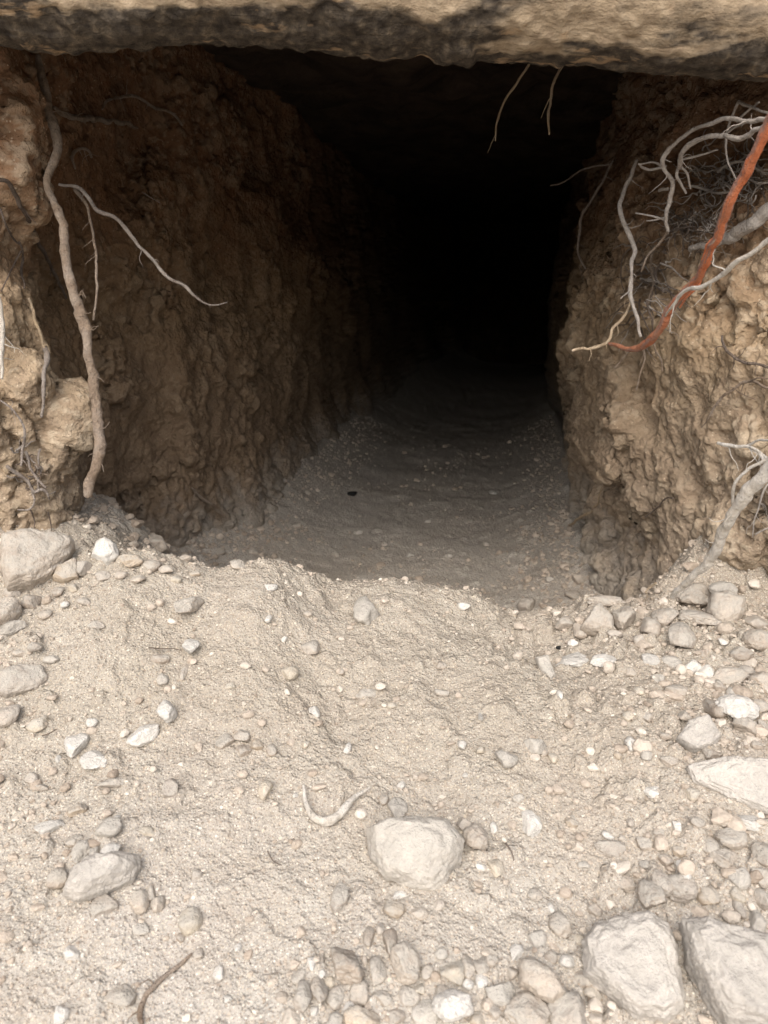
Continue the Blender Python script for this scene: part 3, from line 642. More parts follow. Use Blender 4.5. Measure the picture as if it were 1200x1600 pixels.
SM = """128,888,26,24,grey 203,877,38,22,ochre 237,886,36,24,brown 245,848,38,26,tan 207,851,22,14,brown 250,1029,30,18,brown
12,1116,38,34,grey 144,1128,18,16,white 60,1130,36,26,yellow 82,1030,30,12,pale 420,917,26,13,white 420,967,11,13,white 444,999,9,9,white
492,1112,20,19,white 572,1085,34,20,grey 485,1013,36,28,grey 352,1160,30,24,tan 378,1150,26,20,tan 380,1174,26,18,brown 402,1165,22,18,ochre
424,1172,18,18,brown 543,1170,11,18,white 255,1061,18,20,pale 289,1050,14,24,tan 305,897,20,13,ochre 90,1186,11,11,white 360,1072,16,11,yellow
532,1050,14,12,brown 478,1164,14,12,yellow 52,940,32,26,brown 6,957,44,50,tan 12,982,56,22,pale 132,940,22,12,grey 150,977,28,12,grey 50,1217,24,20,grey
62,1231,30,14,brown 462,1242,9,9,white 172,1225,42,16,grey 725,946,22,14,white 692,1082,28,14,grey 689,1040,18,13,brown 722,1163,14,19,white
750,1172,13,15,yellow 835,1165,38,26,pale 792,1185,34,28,pale 865,1186,18,18,yellow 850,1176,14,14,brown 965,1182,14,14,ochre 982,1120,20,18,yellow
987,1162,24,26,white 1012,1120,17,17,tan 1017,1031,30,20,white 1050,1036,32,22,pale 1081,1042,34,24,white 1103,1046,22,22,white 1062,995,44,42,grey
1000,1000,20,22,grey 1013,982,38,34,tan 972,965,44,42,tan 945,940,52,20,tan 895,1006,16,14,white 873,1012,11,7,black 1183,1000,44,34,brown
1130,1003,16,11,white 1060,1081,38,24,tan 1138,1060,62,34,tan 1120,1076,34,26,brown 1146,1083,28,20,pale 1190,1070,40,46,brown 1116,1106,32,42,brown
1152,1106,66,40,white 1168,1136,50,36,tan 1110,1178,36,18,brown 1193,1138,16,30,grey 1020,1237,31,21,white 727,1212,9,10,white 626,1226,15,13,white
1081,1241,24,18,yellow 875,1087,11,17,white 612,1103,16,12,yellow 750,1120,9,24,white 77,1292,46,24,white 170,1293,42,28,pale 181,1279,13,12,white
127,1331,28,32,pale 148,1329,16,20,pale 116,1313,28,20,brown 90,1372,32,30,brown 92,1394,15,14,yellow 163,1417,44,34,grey 236,1395,20,24,tan
247,1412,22,26,tan 215,1410,34,36,tan 297,1440,38,34,yellow 220,1450,30,18,pale 282,1465,15,14,brown 312,1491,18,18,grey 372,1479,11,17,white
342,1520,18,20,white 355,1560,15,13,white 95,1585,26,30,white 195,1556,50,36,tan 112,1490,28,24,white 265,1235,28,34,grey 120,1267,32,22,ochre
230,1300,26,16,yellow 306,1368,22,18,grey 487,1506,17,19,white 504,1522,13,14,white 502,1498,13,36,brown 497,1545,30,62,tan 472,1557,30,46,grey
468,1527,28,20,grey 492,1578,14,20,white 527,1558,32,34,grey 525,1592,24,30,pale 566,1590,56,34,ochre 562,1552,32,32,tan 577,1462,20,40,tan
595,1450,14,22,grey 588,1516,32,44,grey 532,1400,28,48,grey 725,1288,24,22,grey 770,1293,14,20,white 895,1285,24,20,ochre 912,1352,20,13,pale
750,1355,17,11,white 773,1355,26,28,yellow 810,1247,18,14,pale 620,1262,32,28,pale 600,1248,14,18,brown 617,1420,36,26,ochre 622,1400,26,16,white
612,1470,30,42,brown 655,1427,28,18,tan 685,1415,22,17,grey 837,1397,24,20,grey 862,1421,13,17,white 877,1445,40,38,tan 837,1467,34,30,pale
807,1489,22,26,white 887,1503,26,21,white 665,1580,46,38,pale 780,1550,52,34,pale 732,1510,20,36,tan 752,1508,26,26,grey 707,1517,42,40,yellow
752,1535,20,24,white 731,1536,17,17,white 927,1552,32,26,ochre 912,1528,32,26,brown 1073,1370,20,22,white 1065,1388,50,40,grey 1107,1402,36,34,ochre
1142,1310,52,32,tan 1140,1285,50,28,brown 1176,1286,60,22,white 1132,1340,46,28,tan 1192,1335,32,42,brown 1190,1370,32,28,grey 1155,1372,32,34,pale
1152,1398,24,24,yellow 1155,1418,18,28,grey 1018,1400,42,56,tan 1032,1378,30,44,grey 978,1383,42,28,tan 1107,1320,32,30,tan 1057,1292,15,14,white
1060,1331,24,18,ochre 1065,1350,15,14,white 985,1285,13,13,grey 971,1308,15,12,grey 950,1305,19,12,white 955,1326,50,24,grey 480,960,16,10,tan
885,975,36,22,tan 905,985,28,22,brown 960,992,26,20,grey 1040,965,44,30,tan 1160,1022,40,24,brown 1180,975,36,26,tan 1098,1020,26,18,brown
1165,1050,28,22,grey 1185,1105,28,26,tan 1070,1118,22,18,tan 1030,1060,24,16,pale 985,1050,18,14,tan 1000,1080,20,14,yellow 1040,1150,20,14,brown
1045,1190,26,18,tan 1010,1180,18,14,pale 1185,1165,24,18,brown 1005,1320,26,20,tan 1030,1300,18,14,brown 1090,1285,22,16,tan 1180,1250,14,10,grey
1040,1345,24,18,brown 1010,1350,22,16,pale 1190,1405,26,30,grey 1180,1440,30,34,pale 930,1420,24,18,tan 905,1470,22,18,yellow 860,1495,22,20,brown
770,1500,22,20,tan 690,1550,24,22,tan 640,1555,34,30,grey 600,1560,30,26,tan 615,1590,36,24,brown 745,1590,28,24,ochre 770,1580,24,20,grey
850,1590,28,20,brown 930,1590,24,22,tan 455,1590,28,22,tan 440,1560,20,18,brown 515,1535,18,16,yellow 545,1575,18,16,white 800,1520,24,22,tan
690,1490,20,18,pale 668,1520,22,20,tan 655,1545,18,16,yellow 415,1235,26,34,yellow 20,925,28,18,grey 90,925,20,14,brown 115,918,18,12,yellow
160,900,26,16,grey 190,898,20,13,tan 215,905,24,14,tan 260,890,24,16,tan 275,905,18,12,yellow 290,872,20,12,tan 100,945,16,10,white 70,960,22,14,tan
55,1010,26,14,grey 30,1020,22,12,tan 370,883,26,20,tan 525,868,16,10,tan 560,832,14,8,pale 640,868,16,9,pale 703,868,14,9,pale 463,822,18,10,tan 600,850,12,8,tan 395,862,20,14,tan 345,862,18,12,brown 300,845,16,12,tan 240,822,20,12,tan 205,806,16,10,brown 430,790,12,8,tan 480,770,12,7,tan 905,905,26,18,tan 885,880,18,12,brown 915,872,16,12,tan 870,842,14,9,tan 895,930,24,16,tan 860,905,14,9,pale 760,850,12,7,tan 670,815,12,7,pale"""
for r in BIG:
    px, py, w, h, rot, col, ang, fl, li, lab = r
    if (px, py) in OUT:
        outline_stone(px, py, OUT[(px, py)], col, {852: .5, 1148: .35, 35: .5, 988: .6, 1142: .6}.get(px, .8), lab, 'rock' if w > 60 else 'stone'); continue
    place_stone(px, py, w, h, rot, col, ang, fl, li, lab, rough=0.075 if w > 90 else 0.10)
rg = random.Random(5)
for tok in SM.split():
    a = tok.split(','); px, py, w, h = map(float, a[:4])
    place_stone(px, py, w * 1.05, h * 1.05, tree=(BG, BT), rot=rg.uniform(-20, 20) if abs(w - h) < 8 else rg.uniform(-7, 7), col=a[4], ang=rg.uniform(.8, .98) if (py < 1110 and px > 860) or (py < 960 and px < 330) else rg.uniform(.5, .98), flat=rg.uniform(.55, .85), lift=rg.uniform(-.05, .3))
print('STONES', len(STONES))

# labels: each stone is told by size, colour, shape and the landmark it lies nearest to
ANCH = [(62,880,'the big tan block'), (165,863,'the white stone on the left ridge'), (292,946,'the tilted oval stone'), (35,1063,'the grey elongated stone'),
        (262,1110,'the white angular stone on the left slope'), (150,1188,'the whitish pair on the left'), (162,1368,'the oblong pale rock'), (572,955,'the round stone at the crest'),
        (453,1050,'the yellow stone'), (530,1262,'the half-buried curved root'), (650,1335,'the chunky middle rock'), (830,1288,'the chalky oval stone'), (895,1034,'the orange-blushed stone'),
        (1135,957,'the upright ridge rock'), (932,965,'the pointed ridge stone'), (1092,1152,'the grey-white angular stone'), (1148,1228,'the long pale slab'), (988,1512,'the biggest boulder'),
        (845,1536,'the egg-shaped cobble'), (707,1567,'the white blocky cobble'), (540,1508,'the brown oval cobble'), (632,1500,'the tan rounded cobble'), (250,1530,'the half-buried dark root'), (549,771,'the black stone on the tunnel floor'), (1140,1525,'the rough corner boulder')]
def describe():
    groups = {}
    for s in STONES:
        if s['label']: continue
        m = max(s['w'], s['h']); size = 'tiny' if m < 15 else 'small' if m < 26 else 'mid-sized' if m < 42 else 'sizeable'
        el = s['w'] / s['h']; shp = 'flat' if el > 1.6 else 'upright' if el < .75 else ('angular' if s['ang'] > .66 else 'rounded')
        A = sorted(ANCH, key=lambda a: (a[0] - s['px']) ** 2 + (a[1] - s['py']) ** 2)
        a = A[0]
        if (a[0] - s['px']) ** 2 + (a[1] - s['py']) ** 2 < 9: a = A[1]
        dx, dy = s['px'] - a[0], s['py'] - a[1]; ang = math.degrees(math.atan2(-dy, dx)) % 360
        rel = ['right of', 'above and right of', 'above', 'above and left of', 'left of', 'below and left of', 'below', 'below and right of'][int(((ang + 22.5) % 360) // 45)]
        col = {'pale': 'pale beige', 'limestone': 'pale grey'}.get(s['col'], s['col'])
        kind = s['o'].name.split('.')[0]
        s['key'] = f"{size} {shp} {col} {kind} {rel} {a[2]}"; s['d'] = math.hypot(dx, dy); s['anch'] = a[2]
        groups.setdefault(s['key'], []).append(s)
    for k, L in groups.items():
        L.sort(key=lambda s: s['d'])
        if len(L) == 1: L[0]['label'] = k
        elif len(L) == 2: L[0]['label'] = k + ', the nearer one'; L[1]['label'] = k + ', the farther one'
        else:
            for i, s in enumerate(L): s['label'] = k + [', the nearest one', ', second nearest', ', third nearest', ', fourth nearest', ', fifth nearest', ', sixth nearest'][min(i, 5)]
    for s in STONES:
        o = s['o']; nm = o.name.split('.')[0]
        tag(o, s['label'], nm, {'pebble': 'pebbles strewn over the dirt slope', 'stone': 'stones strewn over the dirt slope', 'rock': 'rocks lying on the dirt slope'}[nm])
describe()

# ------------------------------------------------------------------ loose gravel: far too many to count
def gravel():
    rng = np.random.default_rng(11)
    X = []; n = 26000
    x = rng.uniform(-.8, .8, n * 3); y = rng.uniform(.38, 1.5, n * 3)
    P = np.stack([x, y, np.zeros(len(x))], 1)
    dm = 0.5 + 0.5 * fbm(P, 5, 3, 601)
    side = sstep(.15, .55, x) * 1.2 + sstep(.25, .6, -x) * .55 + sstep(.75, .5, y) * .9 + 0.30
    keep = rng.random(len(x)) < np.clip(dm * side * 0.9, 0.04, 1); x, y = x[keep], y[keep]
    near = (x < .9)
    s = 0.0011 * (1 + rng.pareto(2.4, len(x))); s = np.minimum(s, 0.0080 + .003 * sstep(.1, .4, x))
    s = s * (1 + 0.25 * sstep(.1, .5, x))
    nT = 9000; xt = rng.uniform(-.62, .85, nT); yt = 1.5 + 2.6 * rng.random(nT) ** 1.3; kt = fbm(np.stack([xt, yt, xt * 0], 1), 4, 3, 611) + rng.normal(0, .15, nT) > .18; xt, yt = xt[kt], yt[kt]; nT = len(xt); st = 0.0017 * (1 + rng.pareto(2.2, nT)); st = np.minimum(st, .014)
    # crumbs fallen from the walls gather along their feet
    wx, wy, ws_ = [], [], []
    for Wp, sg in ((LW, 1), (RW, -1)):
        q = Wp[(Wp[:, 1] > 1.5) & (Wp[:, 1] < 4.3) & (np.abs(Wp[:, 0]) < 1.1)]; k = rng.integers(0, len(q), 2600)
        wx.append(q[k, 0] + sg * (0.02 + np.abs(rng.normal(0, .10, 2600)))); wy.append(q[k, 1] + rng.normal(0, .02, 2600)); ws_.append(np.minimum(.0022 * (1 + rng.pareto(1.9, 2600)), .012) * np.where(q[k, 1] > 2.6, .6, 1))
    xt = np.r_[xt, np.concatenate(wx)]; yt = np.r_[yt, np.concatenate(wy)]; st = np.r_[st, np.concatenate(ws_)]
    x = np.r_[x, xt]; y = np.r_[y, yt]; s = np.r_[s, st]
    Q = np.stack([x, y, ground_h(x, y)], 1); Q[:, 2] += ground_detail(Q)
    # Five prototype shapes, two densities of mesh
    V = []; F = []; T = []; off = 0
    small = s < 0.0028
    for lev, sel in ((1, small), (2, ~small)):
        protos = [stone_shape(lev, rng, 7, .95, .12, 700 + k) for k in range(8)]
        idx = np.where(sel)[0]; pr = rng.integers(0, 8, len(idx))
        for k in range(8):
            I = idx[pr == k]
            if not len(I): continue
            Pv, Pf = protos[k]
            a = rng.uniform(0, 6.283, len(I)); sc = s[I][:, None] * np.stack([rng.uniform(.8, 1.35, len(I)), rng.uniform(.7, 1.1, len(I)), rng.uniform(.5, .9, len(I))], 1)
            L = Pv[None] * sc[:, None, :]
            ca, sa = np.cos(a)[:, None], np.sin(a)[:, None]
            tl = rng.uniform(-.5, .5, len(I))[:, None]
            yy = L[..., 1] * np.cos(tl) - L[..., 2] * np.sin(tl); zz = L[..., 1] * np.sin(tl) + L[..., 2] * np.cos(tl)
            W = np.stack([L[..., 0] * ca - yy * sa, L[..., 0] * sa + yy * ca, zz], -1) + Q[I][:, None, :] + np.array([0, 0, 1]) * (s[I] * rng.uniform(0, .5, len(I)))[:, None, None]
            V.append(W.reshape(-1, 3)); F.append((Pf[None] + (np.arange(len(I)) * len(Pv))[:, None, None] + off).reshape(-1, 3))
            T.append(np.repeat(np.where(Q[I][:, 1] > 1.5, .05 + .55 * rng.random(len(I)) ** 1.3, rng.random(len(I)) ** .8), len(Pv))); off += len(I) * len(Pv)
    o = mk('gravel', np.vstack(V), np.vstack(F), M['gravel'], attrs={'tone': np.concatenate(T)}, smooth=False)
    tag(o, 'countless loose beige grit and pebbles scattered over the sandy slope', 'gravel', kind='stuff')
gravel()

# ------------------------------------------------------------------ roots
def tube(C, R, sides=10, seed=0, rough=0.12, flare=False):
    C = np.asarray(C, float); n = len(C)
    T = np.gradient(C, axis=0); T /= np.linalg.norm(T, axis=1)[:, None] + 1e-12
    up = np.array([0, -1, 0.2]); V = []; A = []
    N = np.cross(T[0], up); N /= np.linalg.norm(N) + 1e-9
    th = np.linspace(0, 2 * np.pi, sides, endpoint=False)
    for i in range(n):
        N = N - T[i] * N.dot(T[i]); N /= np.linalg.norm(N) + 1e-9; B = np.cross(T[i], N)
        V.append(C[i] + (np.cos(th)[:, None] * N + np.sin(th)[:, None] * B) * R[i]); A.append(th / (2 * np.pi))
    V = np.array(V); P = V.reshape(-1, 3); CC = np.repeat(C, sides, 0); rr = np.repeat(R, sides)
    k = 1 + rough * (1.2 * fbm(P, 35, 3, seed) + 0.9 * fbm(P, 130, 3, seed + 3))
    P = CC + (P - CC) * k[:, None]
    F = []
    i, j = np.meshgrid(np.arange(n - 1), np.arange(sides), indexing='ij'); a = (i * sides + j).ravel(); b = (i * sides + (j + 1) % sides).ravel()
    F = np.stack([a, b, b + sides, a + sides], 1)
    # caps
    P = np.vstack([P, C[0] - T[0] * R[0] * .3, C[-1] + T[-1] * R[-1] * .5]); m = n * sides
    c0 = np.stack([np.full(sides // 2, m), np.arange(0, sides, 2) + 1, np.arange(0, sides, 2), (np.arange(0, sides, 2) - 1) % sides], 1)
    e = (n - 1) * sides; c1 = np.stack([np.full(sides // 2, m + 1), e + (np.arange(0, sides, 2) - 1) % sides, e + np.arange(0, sides, 2), e + np.arange(0, sides, 2) + 1], 1)
    return P, np.vstack([F, c0, c1]), np.r_[np.concatenate(A), 0, 0]

def root_path(pts, ws, depth, seed=0, wig=0.35):
    """pts in photo pixels, ws widths in pixels, depth = forward distance in metres at first and last point, or ('w', a, b): that far in front of the wall"""
    n = len(pts); C = []; 
    for i, (px, py) in enumerate(pts):
        t = i / (n - 1); d = ray(px, py)
        if isinstance(depth, tuple) and depth[0] == 'w':
            hs = [cast(min(max(px + a, 2), 1198), py + b) for a, b in ((0, 0), (-10, 6), (10, -6), (6, 10), (-6, -10))]
            hv = sorted([h[0].dot(Vector((0, CP, -SP))) for h in hs if h]); dd = hv[len(hv) // 3] - (depth[1] * (1 - t) + depth[2] * t)
        elif isinstance(depth, list): dd = np.interp(t, np.linspace(0, 1, len(depth)), depth)
        else: dd = depth[0] * (1 - t) + depth[1] * t
        C.append(list(d * dd) + [dd])
    C = np.array(C)
    if n > 4:
        dd = C[:, 3].copy()
        for _ in range(2): dd[1:-1] = .25 * dd[:-2] + .5 * dd[1:-1] + .25 * dd[2:]
        C[:, :3] *= (dd / C[:, 3])[:, None]; C[:, 3] = dd
    wr = np.interp(np.linspace(0, 1, n), np.linspace(0, 1, len(ws)), ws) / 2 * C[:, 3] / F_PX
    Q = np.concatenate([C[:, :3], wr[:, None]], 1)
    S3, tt = spline(Q[:, :3], max(24, int(n * 12))); R = np.interp(tt / tt[-1], np.r_[0, np.cumsum(np.linalg.norm(np.diff(Q[:, :3], axis=0), axis=1))] / np.sum(np.linalg.norm(np.diff(Q[:, :3], axis=0), axis=1)), wr)
    m = R.mean(); J = np.stack([fbm(S3, 22, 3, seed + k * 7) for k in range(3)], 1) * max(m, .0012) * 1.6 * wig * 2
    e = np.minimum(1, np.minimum(np.arange(len(S3)), np.arange(len(S3))[::-1]) / 6)[:, None]
    return S3 + J * e, R * (1 + .18 * fbm(S3, 40, 2, seed + 50))

def root(label, mat, pts, ws, depth, branches=(), seed=0, name='root', sides=12, group=None, rough=.16, cat='root', wig=.5, hairs=5):
    C, R = root_path(pts, [w_ * (.85 if w_ < 12 else .9) for w_ in ws], depth, seed, wig)
    base = Vector(C[0])
    P, F, A = tube(C - np.array(base), R, sides, seed, rough)
    LN = np.r_[np.repeat(np.linspace(0, 1, len(C)), sides), 0, 1]
    o = mk(name, P, F, M[mat], attrs={'ang': A, 'len': LN}); o.location = base
    tag(o, label, cat, group)
    for k, b in enumerate(branches):
        bp, bw, bd = b[:3]; bm = b[3] if len(b) > 3 else mat
        c, r = root_path(bp, bw, bd, seed + 11 * (k + 1), wig)
        P, F, A = tube(c - np.array(base), r, 8, seed + k, rough); mk('rootlet', P, F, M[bm], parent=o, attrs={'ang': A})
    g = random.Random(seed * 31)                                          # hair roots that leave the main root and wander
    for k in range(hairs):
        i = int(len(C) * g.uniform(.12, .95)); i = min(i, len(C) - 2); t = Vector(C[i + 1] - C[i]).normalized()
        side = t.cross(Vector((g.gauss(0, .4), -1, g.gauss(0, .4)))).normalized() * g.choice((-1, 1)); dv = (side * g.uniform(.6, 1) + t * g.uniform(.1, .9)).normalized()
        p = Vector(C[i]); pts_ = [p[:]]; L = g.uniform(.010, .034)
        for _ in range(6):
            dv = (dv + Vector((g.gauss(0, .3), g.gauss(0, .3), g.gauss(-.12, .3)))).normalized(); p = p + dv * L / 6 * 1.3; pts_.append(p[:])
        S3, _t = spline(np.array(pts_), 14); P, F, A = tube(S3 - np.array(base), np.linspace(min(R[i] * .4, .0011), .00025, 14), 6, seed + k, .1)
        mk('rootlet', P, F, M[mat if mat != 'root_orange' else 'root_brown'], parent=o, attrs={'ang': A})
    return o
W = lambda a, b: ('w', a, b)
def near_of(x0, y0, spread, n, rng, down=.2):       # a fine hair: random walk in pixels from a start
    a = rng.uniform(0, 6.28); out = [(x0, y0)]
    for i in range(n):
        a += rng.gauss(0, .55); x0 += spread * math.cos(a); y0 += spread * (math.sin(a) + down); out.append((x0, y0))
    return out

GL = 'roots hanging on the left bank'; GR = 'roots sticking out of the right bank'
rnd = random.Random(3)
L1 = [(60,88),(66,118),(72,150),(80,185),(88,215),(88,245),(76,268),(75,292),(86,322),(97,352),(101,388),(107,425),(116,462),(126,490),(135,515),(139,550),(146,590),(150,630),(153,670),(155,700),(148,733),(139,758),(137,776)]
hair = []
for k in range(9):
    i = rnd.randrange(10, 21); x, y = L1[i]; sgn = rnd.choice((-1, 1, 1)); hair.append(([(x + sgn*7, y), (x + sgn*12, y + rnd.uniform(-8, 6)), (x + sgn*rnd.uniform(14, 19), y + rnd.uniform(-16, 8))], [1.4, .9], (1.30, 1.28)))
root('thick knobbly grey-brown root hanging down the left bank to a broken end above the ridge', 'root_brown', L1,
     [11,13,14,15,16,17,15,13,13,14,15,15,16,18,21,17,16,17,17,19,18,17,18,13], [1.42,1.36,1.33,1.31,1.30,1.30], hair, 21, sides=18, group=GL, rough=.22, wig=.25)
root('slender tan root slanting from the left bank into the dark with a curled-up tip', 'root_grey', [(92,288),(112,291),(128,297),(140,312),(152,330),(175,338),(190,350),(210,375),(235,402),(262,432),(290,450),(305,465),(318,473),(340,477),(355,472)],
     [6,6,7,7,7,7,7,6,6,6,5,3.5,2.2,1.6], [1.42,1.42,1.45,1.5], [([(250,262+55),(238,310),(222,300)],[1.5,1],(1.75,1.7))], 22, group=GL)
root('thin dark root running down just right of the thick knobbly root', 'root_brown', [(118,296),(130,312),(138,335),(145,365),(152,398),(150,430),(152,460),(146,500)], [8,6,5,5,4.5,5,4.5,4], (1.44, 1.33), (), 23, group=GL)
root('dark root arching over the left bank and down behind the thick root', 'root_dark', [(-6,280),(14,285),(26,305),(40,340),(56,368),(70,395),(84,425),(96,452),(104,466)], [8,8,8,7,7,6,5,4], W(.022,.012), [([(30,378),(36,400),(33,425),(38,450)],[4,3],W(.015,.012)), ([(33,392),(22,412),(12,435),(2,455)],[3.5,2],W(.015,.012)), ([(0,325),(8,350),(20,372),(32,382)],[4,3.5],W(.015,.012))], 24, group=GL)
root('short tan root on the left bank ending in a grey frayed sleeve', 'root_tan', [(45,466),(52,490),(59,512),(66,532),(70,545)], [4,6,5.5,5,4], W(.02,.03), [([(70,543),(71,560),(69,585),(67,612),(65,652)],[8,10,7,6,4],W(.03,.02),'root_grey')], 25, group=GL)
root('whitish root stub at the very left edge of the bank', 'root_pale', [(-4,462),(1,490),(3,525),(1,560),(3,592)], [8,9,8,9,4], W(.03,.02), (), 26, group=GL)
tb = []
for k in range(16):
    x, y = rnd.uniform(8, 66), rnd.uniform(700, 770); tb.append((near_of(x, y, 7, 6, rnd, .25), [rnd.uniform(2, 4), 1.2], W(.02, .012), rnd.choice(['root_grey', 'root_dark', 'root_grey', 'root_brown'])))
tb += [([(10,728),(28,742),(44,752),(54,768),(66,765),(74,768),(77,780)],[6,6,5,4,3],W(.03,.03)), ([(40,705),(46,730),(58,748),(72,762)],[5,4],W(.02,.03)), ([(50,765),(52,785),(45,797),(28,797)],[4,2.5],W(.02,.015)), ([(48,797),(54,815),(53,830)],[2.5,1.5],W(.012,.01),'root_dark'), ([(75,800),(79,818),(80,832)],[2,1.2],W(.012,.01),'root_dark')]
root('grey tangle of shredded rootlets at the foot of the left bank', 'root_grey', [(0,625),(18,638),(33,658),(39,680),(36,700),(33,728)], [3,4,4,5,5,4], W(.02,.03), tb, 27, group=GL)
root('thick reddish root embedded high in the shaded left tunnel wall', 'root_brown', [(85,168),(105,178),(135,187),(160,188),(190,192),(215,200)], [6,10,10,9,8,4], W(.02,.015), (), 28, group=GL)
root('thin root arching across the shaded upper left tunnel wall', 'root_brown', [(160,170),(168,160),(182,155),(210,151),(240,166),(270,180),(285,196)], [4,5,5,5,5,5,4], W(.02,.015), (), 29, group=GL)
root('hook-shaped root stub on the shaded left wall near the thick root', 'root_brown', [(118,264),(113,250),(117,238),(127,233),(136,236),(143,246)], [4,6,6,5,5,4], W(.02,.03), (), 30, group=GL)
root('short pale root lying along the base of the left tunnel wall', 'root_brown', [(300,762),(312,775),(326,786),(340,797),(353,808)], [4,6,6,6,4], W(.02,.02), (), 31, group=GL)
# roots hanging from the roof
root('thin root hanging from the tunnel roof, left of the two', 'root_tan', [(832,88),(822,106),(808,128),(790,152),(780,176),(775,198),(774,220)], [3.5,4.5,4,4,3.5,3,2.2], (1.45,1.42), (), 32, hairs=1, group='roots hanging from the tunnel roof')
root('thin root hanging from the tunnel roof, right of the two', 'root_tan', [(884,94),(872,115),(863,138),(861,158),(856,180),(858,210)], [4,5,5,4.5,5,3], (1.45,1.42), (), 33, hairs=1, group='roots hanging from the tunnel roof')
# right bank
root('blurred rusty orange root with grey streaks crossing in front of the right bank', 'root_orange', [(1216,168),(1205,193),(1187,230),(1172,262),(1150,295),(1134,330),(1124,365),(1108,392),(1099,420),(1083,444),(1060,470),(1040,500),(1022,525),(1004,540),(985,545),(966,542),(952,537)],
     [19,19,18,18,18,17,17,16,16,15,14,14,12,11,9,5], [.80,.88,1.0,1.15,1.30,1.42], [([(1098,424),(1090,446),(1074,462),(1062,480)],[6,5,4],(1.14,1.22)), ([(1003,540),(1008,560),(1000,585),(994,610)],[4,3,1.5],(1.33,1.36),'root_brown'), ([(985,545),(975,558),(960,575)],[3,2],(1.38,1.42),'root_brown'), ([(1022,526),(1024,545),(1033,562),(1035,580)],[4,3,2],(1.30,1.33),'root_brown')], 41, sides=18, group=GR, rough=.14, wig=.25)
root('slim white root curving across the orange root on the right', 'root_pale', [(1215,360),(1195,378),(1170,397),(1145,412),(1125,430),(1100,446),(1078,453),(1062,465),(1050,480),(1040,494)], [9,9,9,9,9,8,8,7,5,3], [.92,.98,1.08,1.18], (), 42, group=GR)
root('thick tan root poking out behind the orange root on the right', 'root_ash', [(1220,318),(1198,332),(1175,347),(1150,364),(1125,378),(1100,386),(1078,392)], [26,25,24,23,18,12,6], W(.06, .03), (), 43, group=GR, sides=16)
root('upper grey root arching from the right edge and dropping in front of the shaded wall', 'root_ash', [(1215,182),(1190,186),(1168,188),(1137,183),(1112,192),(1088,200),(1060,218),(1042,236),(1038,258),(1050,285),(1045,312),(1042,335),(1044,362)], [8,8,8,8,8,8,8,9,8,8,8,7,6],
     [1.05,1.15,1.25,1.33,1.38], [([(1040,260),(1022,253),(1000,257)],[4.5,3.5,2.5],(1.34,1.30)), ([(1038,262),(1020,266),(1006,262),(998,256)],[4.5,4,2.5],(1.34,1.30)), ([(1044,295),(1030,298)],[4,5],(1.37,1.40)), ([(1043,345),(1020,338),(993,333)],[4,2],(1.38,1.40)), ([(1043,340),(1025,344),(1010,345)],[3.5,2],(1.38,1.40)), ([(1044,360),(1030,380),(1012,398),(1002,425)],[6,4,3],(1.38,1.46),'root_brown')], 44, group=GR)
root('lower pale root forking in a loop below the upper arching root', 'root_ash', [(1218,190),(1195,197),(1175,206),(1150,216),(1130,210),(1100,215),(1078,227),(1065,245),(1062,262)], [9,9,9,9,9,9,9,9,8], [1.02,1.12,1.22,1.30], [([(1062,256),(1058,275),(1066,290),(1072,302)],[5,3],(1.30,1.33)), ([(1064,260),(1074,275),(1079,295)],[4,3],(1.30,1.33)),
      ([(1062,250),(1085,246),(1108,239),(1122,234)],[4,2.5],(1.30,1.30)), ([(1134,212),(1136,235),(1140,255),(1150,280)],[4.5,3,3],(1.25,1.25)), ([(1136,208),(1143,186),(1152,162),(1155,158)],[4,4],(1.25,1.22)), ([(1154,160),(1175,168),(1195,175),(1215,180)],[5,4],(1.22,1.1)), ([(1152,190),(1165,175),(1180,165),(1186,160)],[4,3],(1.22,1.15)), ([(1138,206),(1165,192),(1190,184)],[4,3],(1.24,1.15))], 45, group=GR)
root('crooked pale root running level through the fine tangle on the right', 'root_ash', [(1122,268),(1138,258),(1152,252),(1170,256),(1188,266),(1215,275)], [7,7,5,5,5,5], W(.05,.06), [([(1135,262),(1150,268),(1158,262)],[3,2],W(.04,.04)), ([(1140,300),(1120,302),(1100,296),(1076,290)],[3.5,5,4],W(.04,.05)), ([(1160,256),(1168,275),(1185,285),(1212,284)],[4,3.5],W(.05,.06))], 46, group=GR)
root('bent grey root hanging in the shade left of the right bank', 'root_ash', [(995,250),(988,272),(976,298),(969,320),(974,345),(984,368),(991,392),(986,415),(985,450),(992,478),(1000,505),(1001,526)], [5,7,7,8,8,8,8,7,8,7,6,5], [1.50,1.46,1.46,1.42], [([(984,455),(978,460),(970,466)],[3,2],(1.44,1.42))], 47, group=GR)
root('thin root reaching left from the end of the orange root to a pale tip', 'root_tan', [(984,432),(986,462),(980,486),(970,500),(957,514),(950,532),(935,541),(918,547),(908,545),(894,548)], [4,4,4,5,5,6,6,5,4,5], [1.50,1.46,1.42,1.40], (), 48, group=GR)
root('stout bleached root slanting down the right bank onto the ridge rubble', 'root_pale', [(1222,712),(1205,730),(1185,750),(1165,770),(1148,797),(1136,822),(1127,848),(1110,872),(1088,894),(1068,914),(1050,934)], [22,22,22,21,20,20,19,16,14,12,9], [.98,1.05,1.15,1.27], [([(1146,795),(1145,775),(1150,752),(1170,732),(1195,720),(1215,708)],[4,5,6,6],[1.12,1.08,1.03])], 49, group=GR, sides=18, rough=.12, wig=.25)
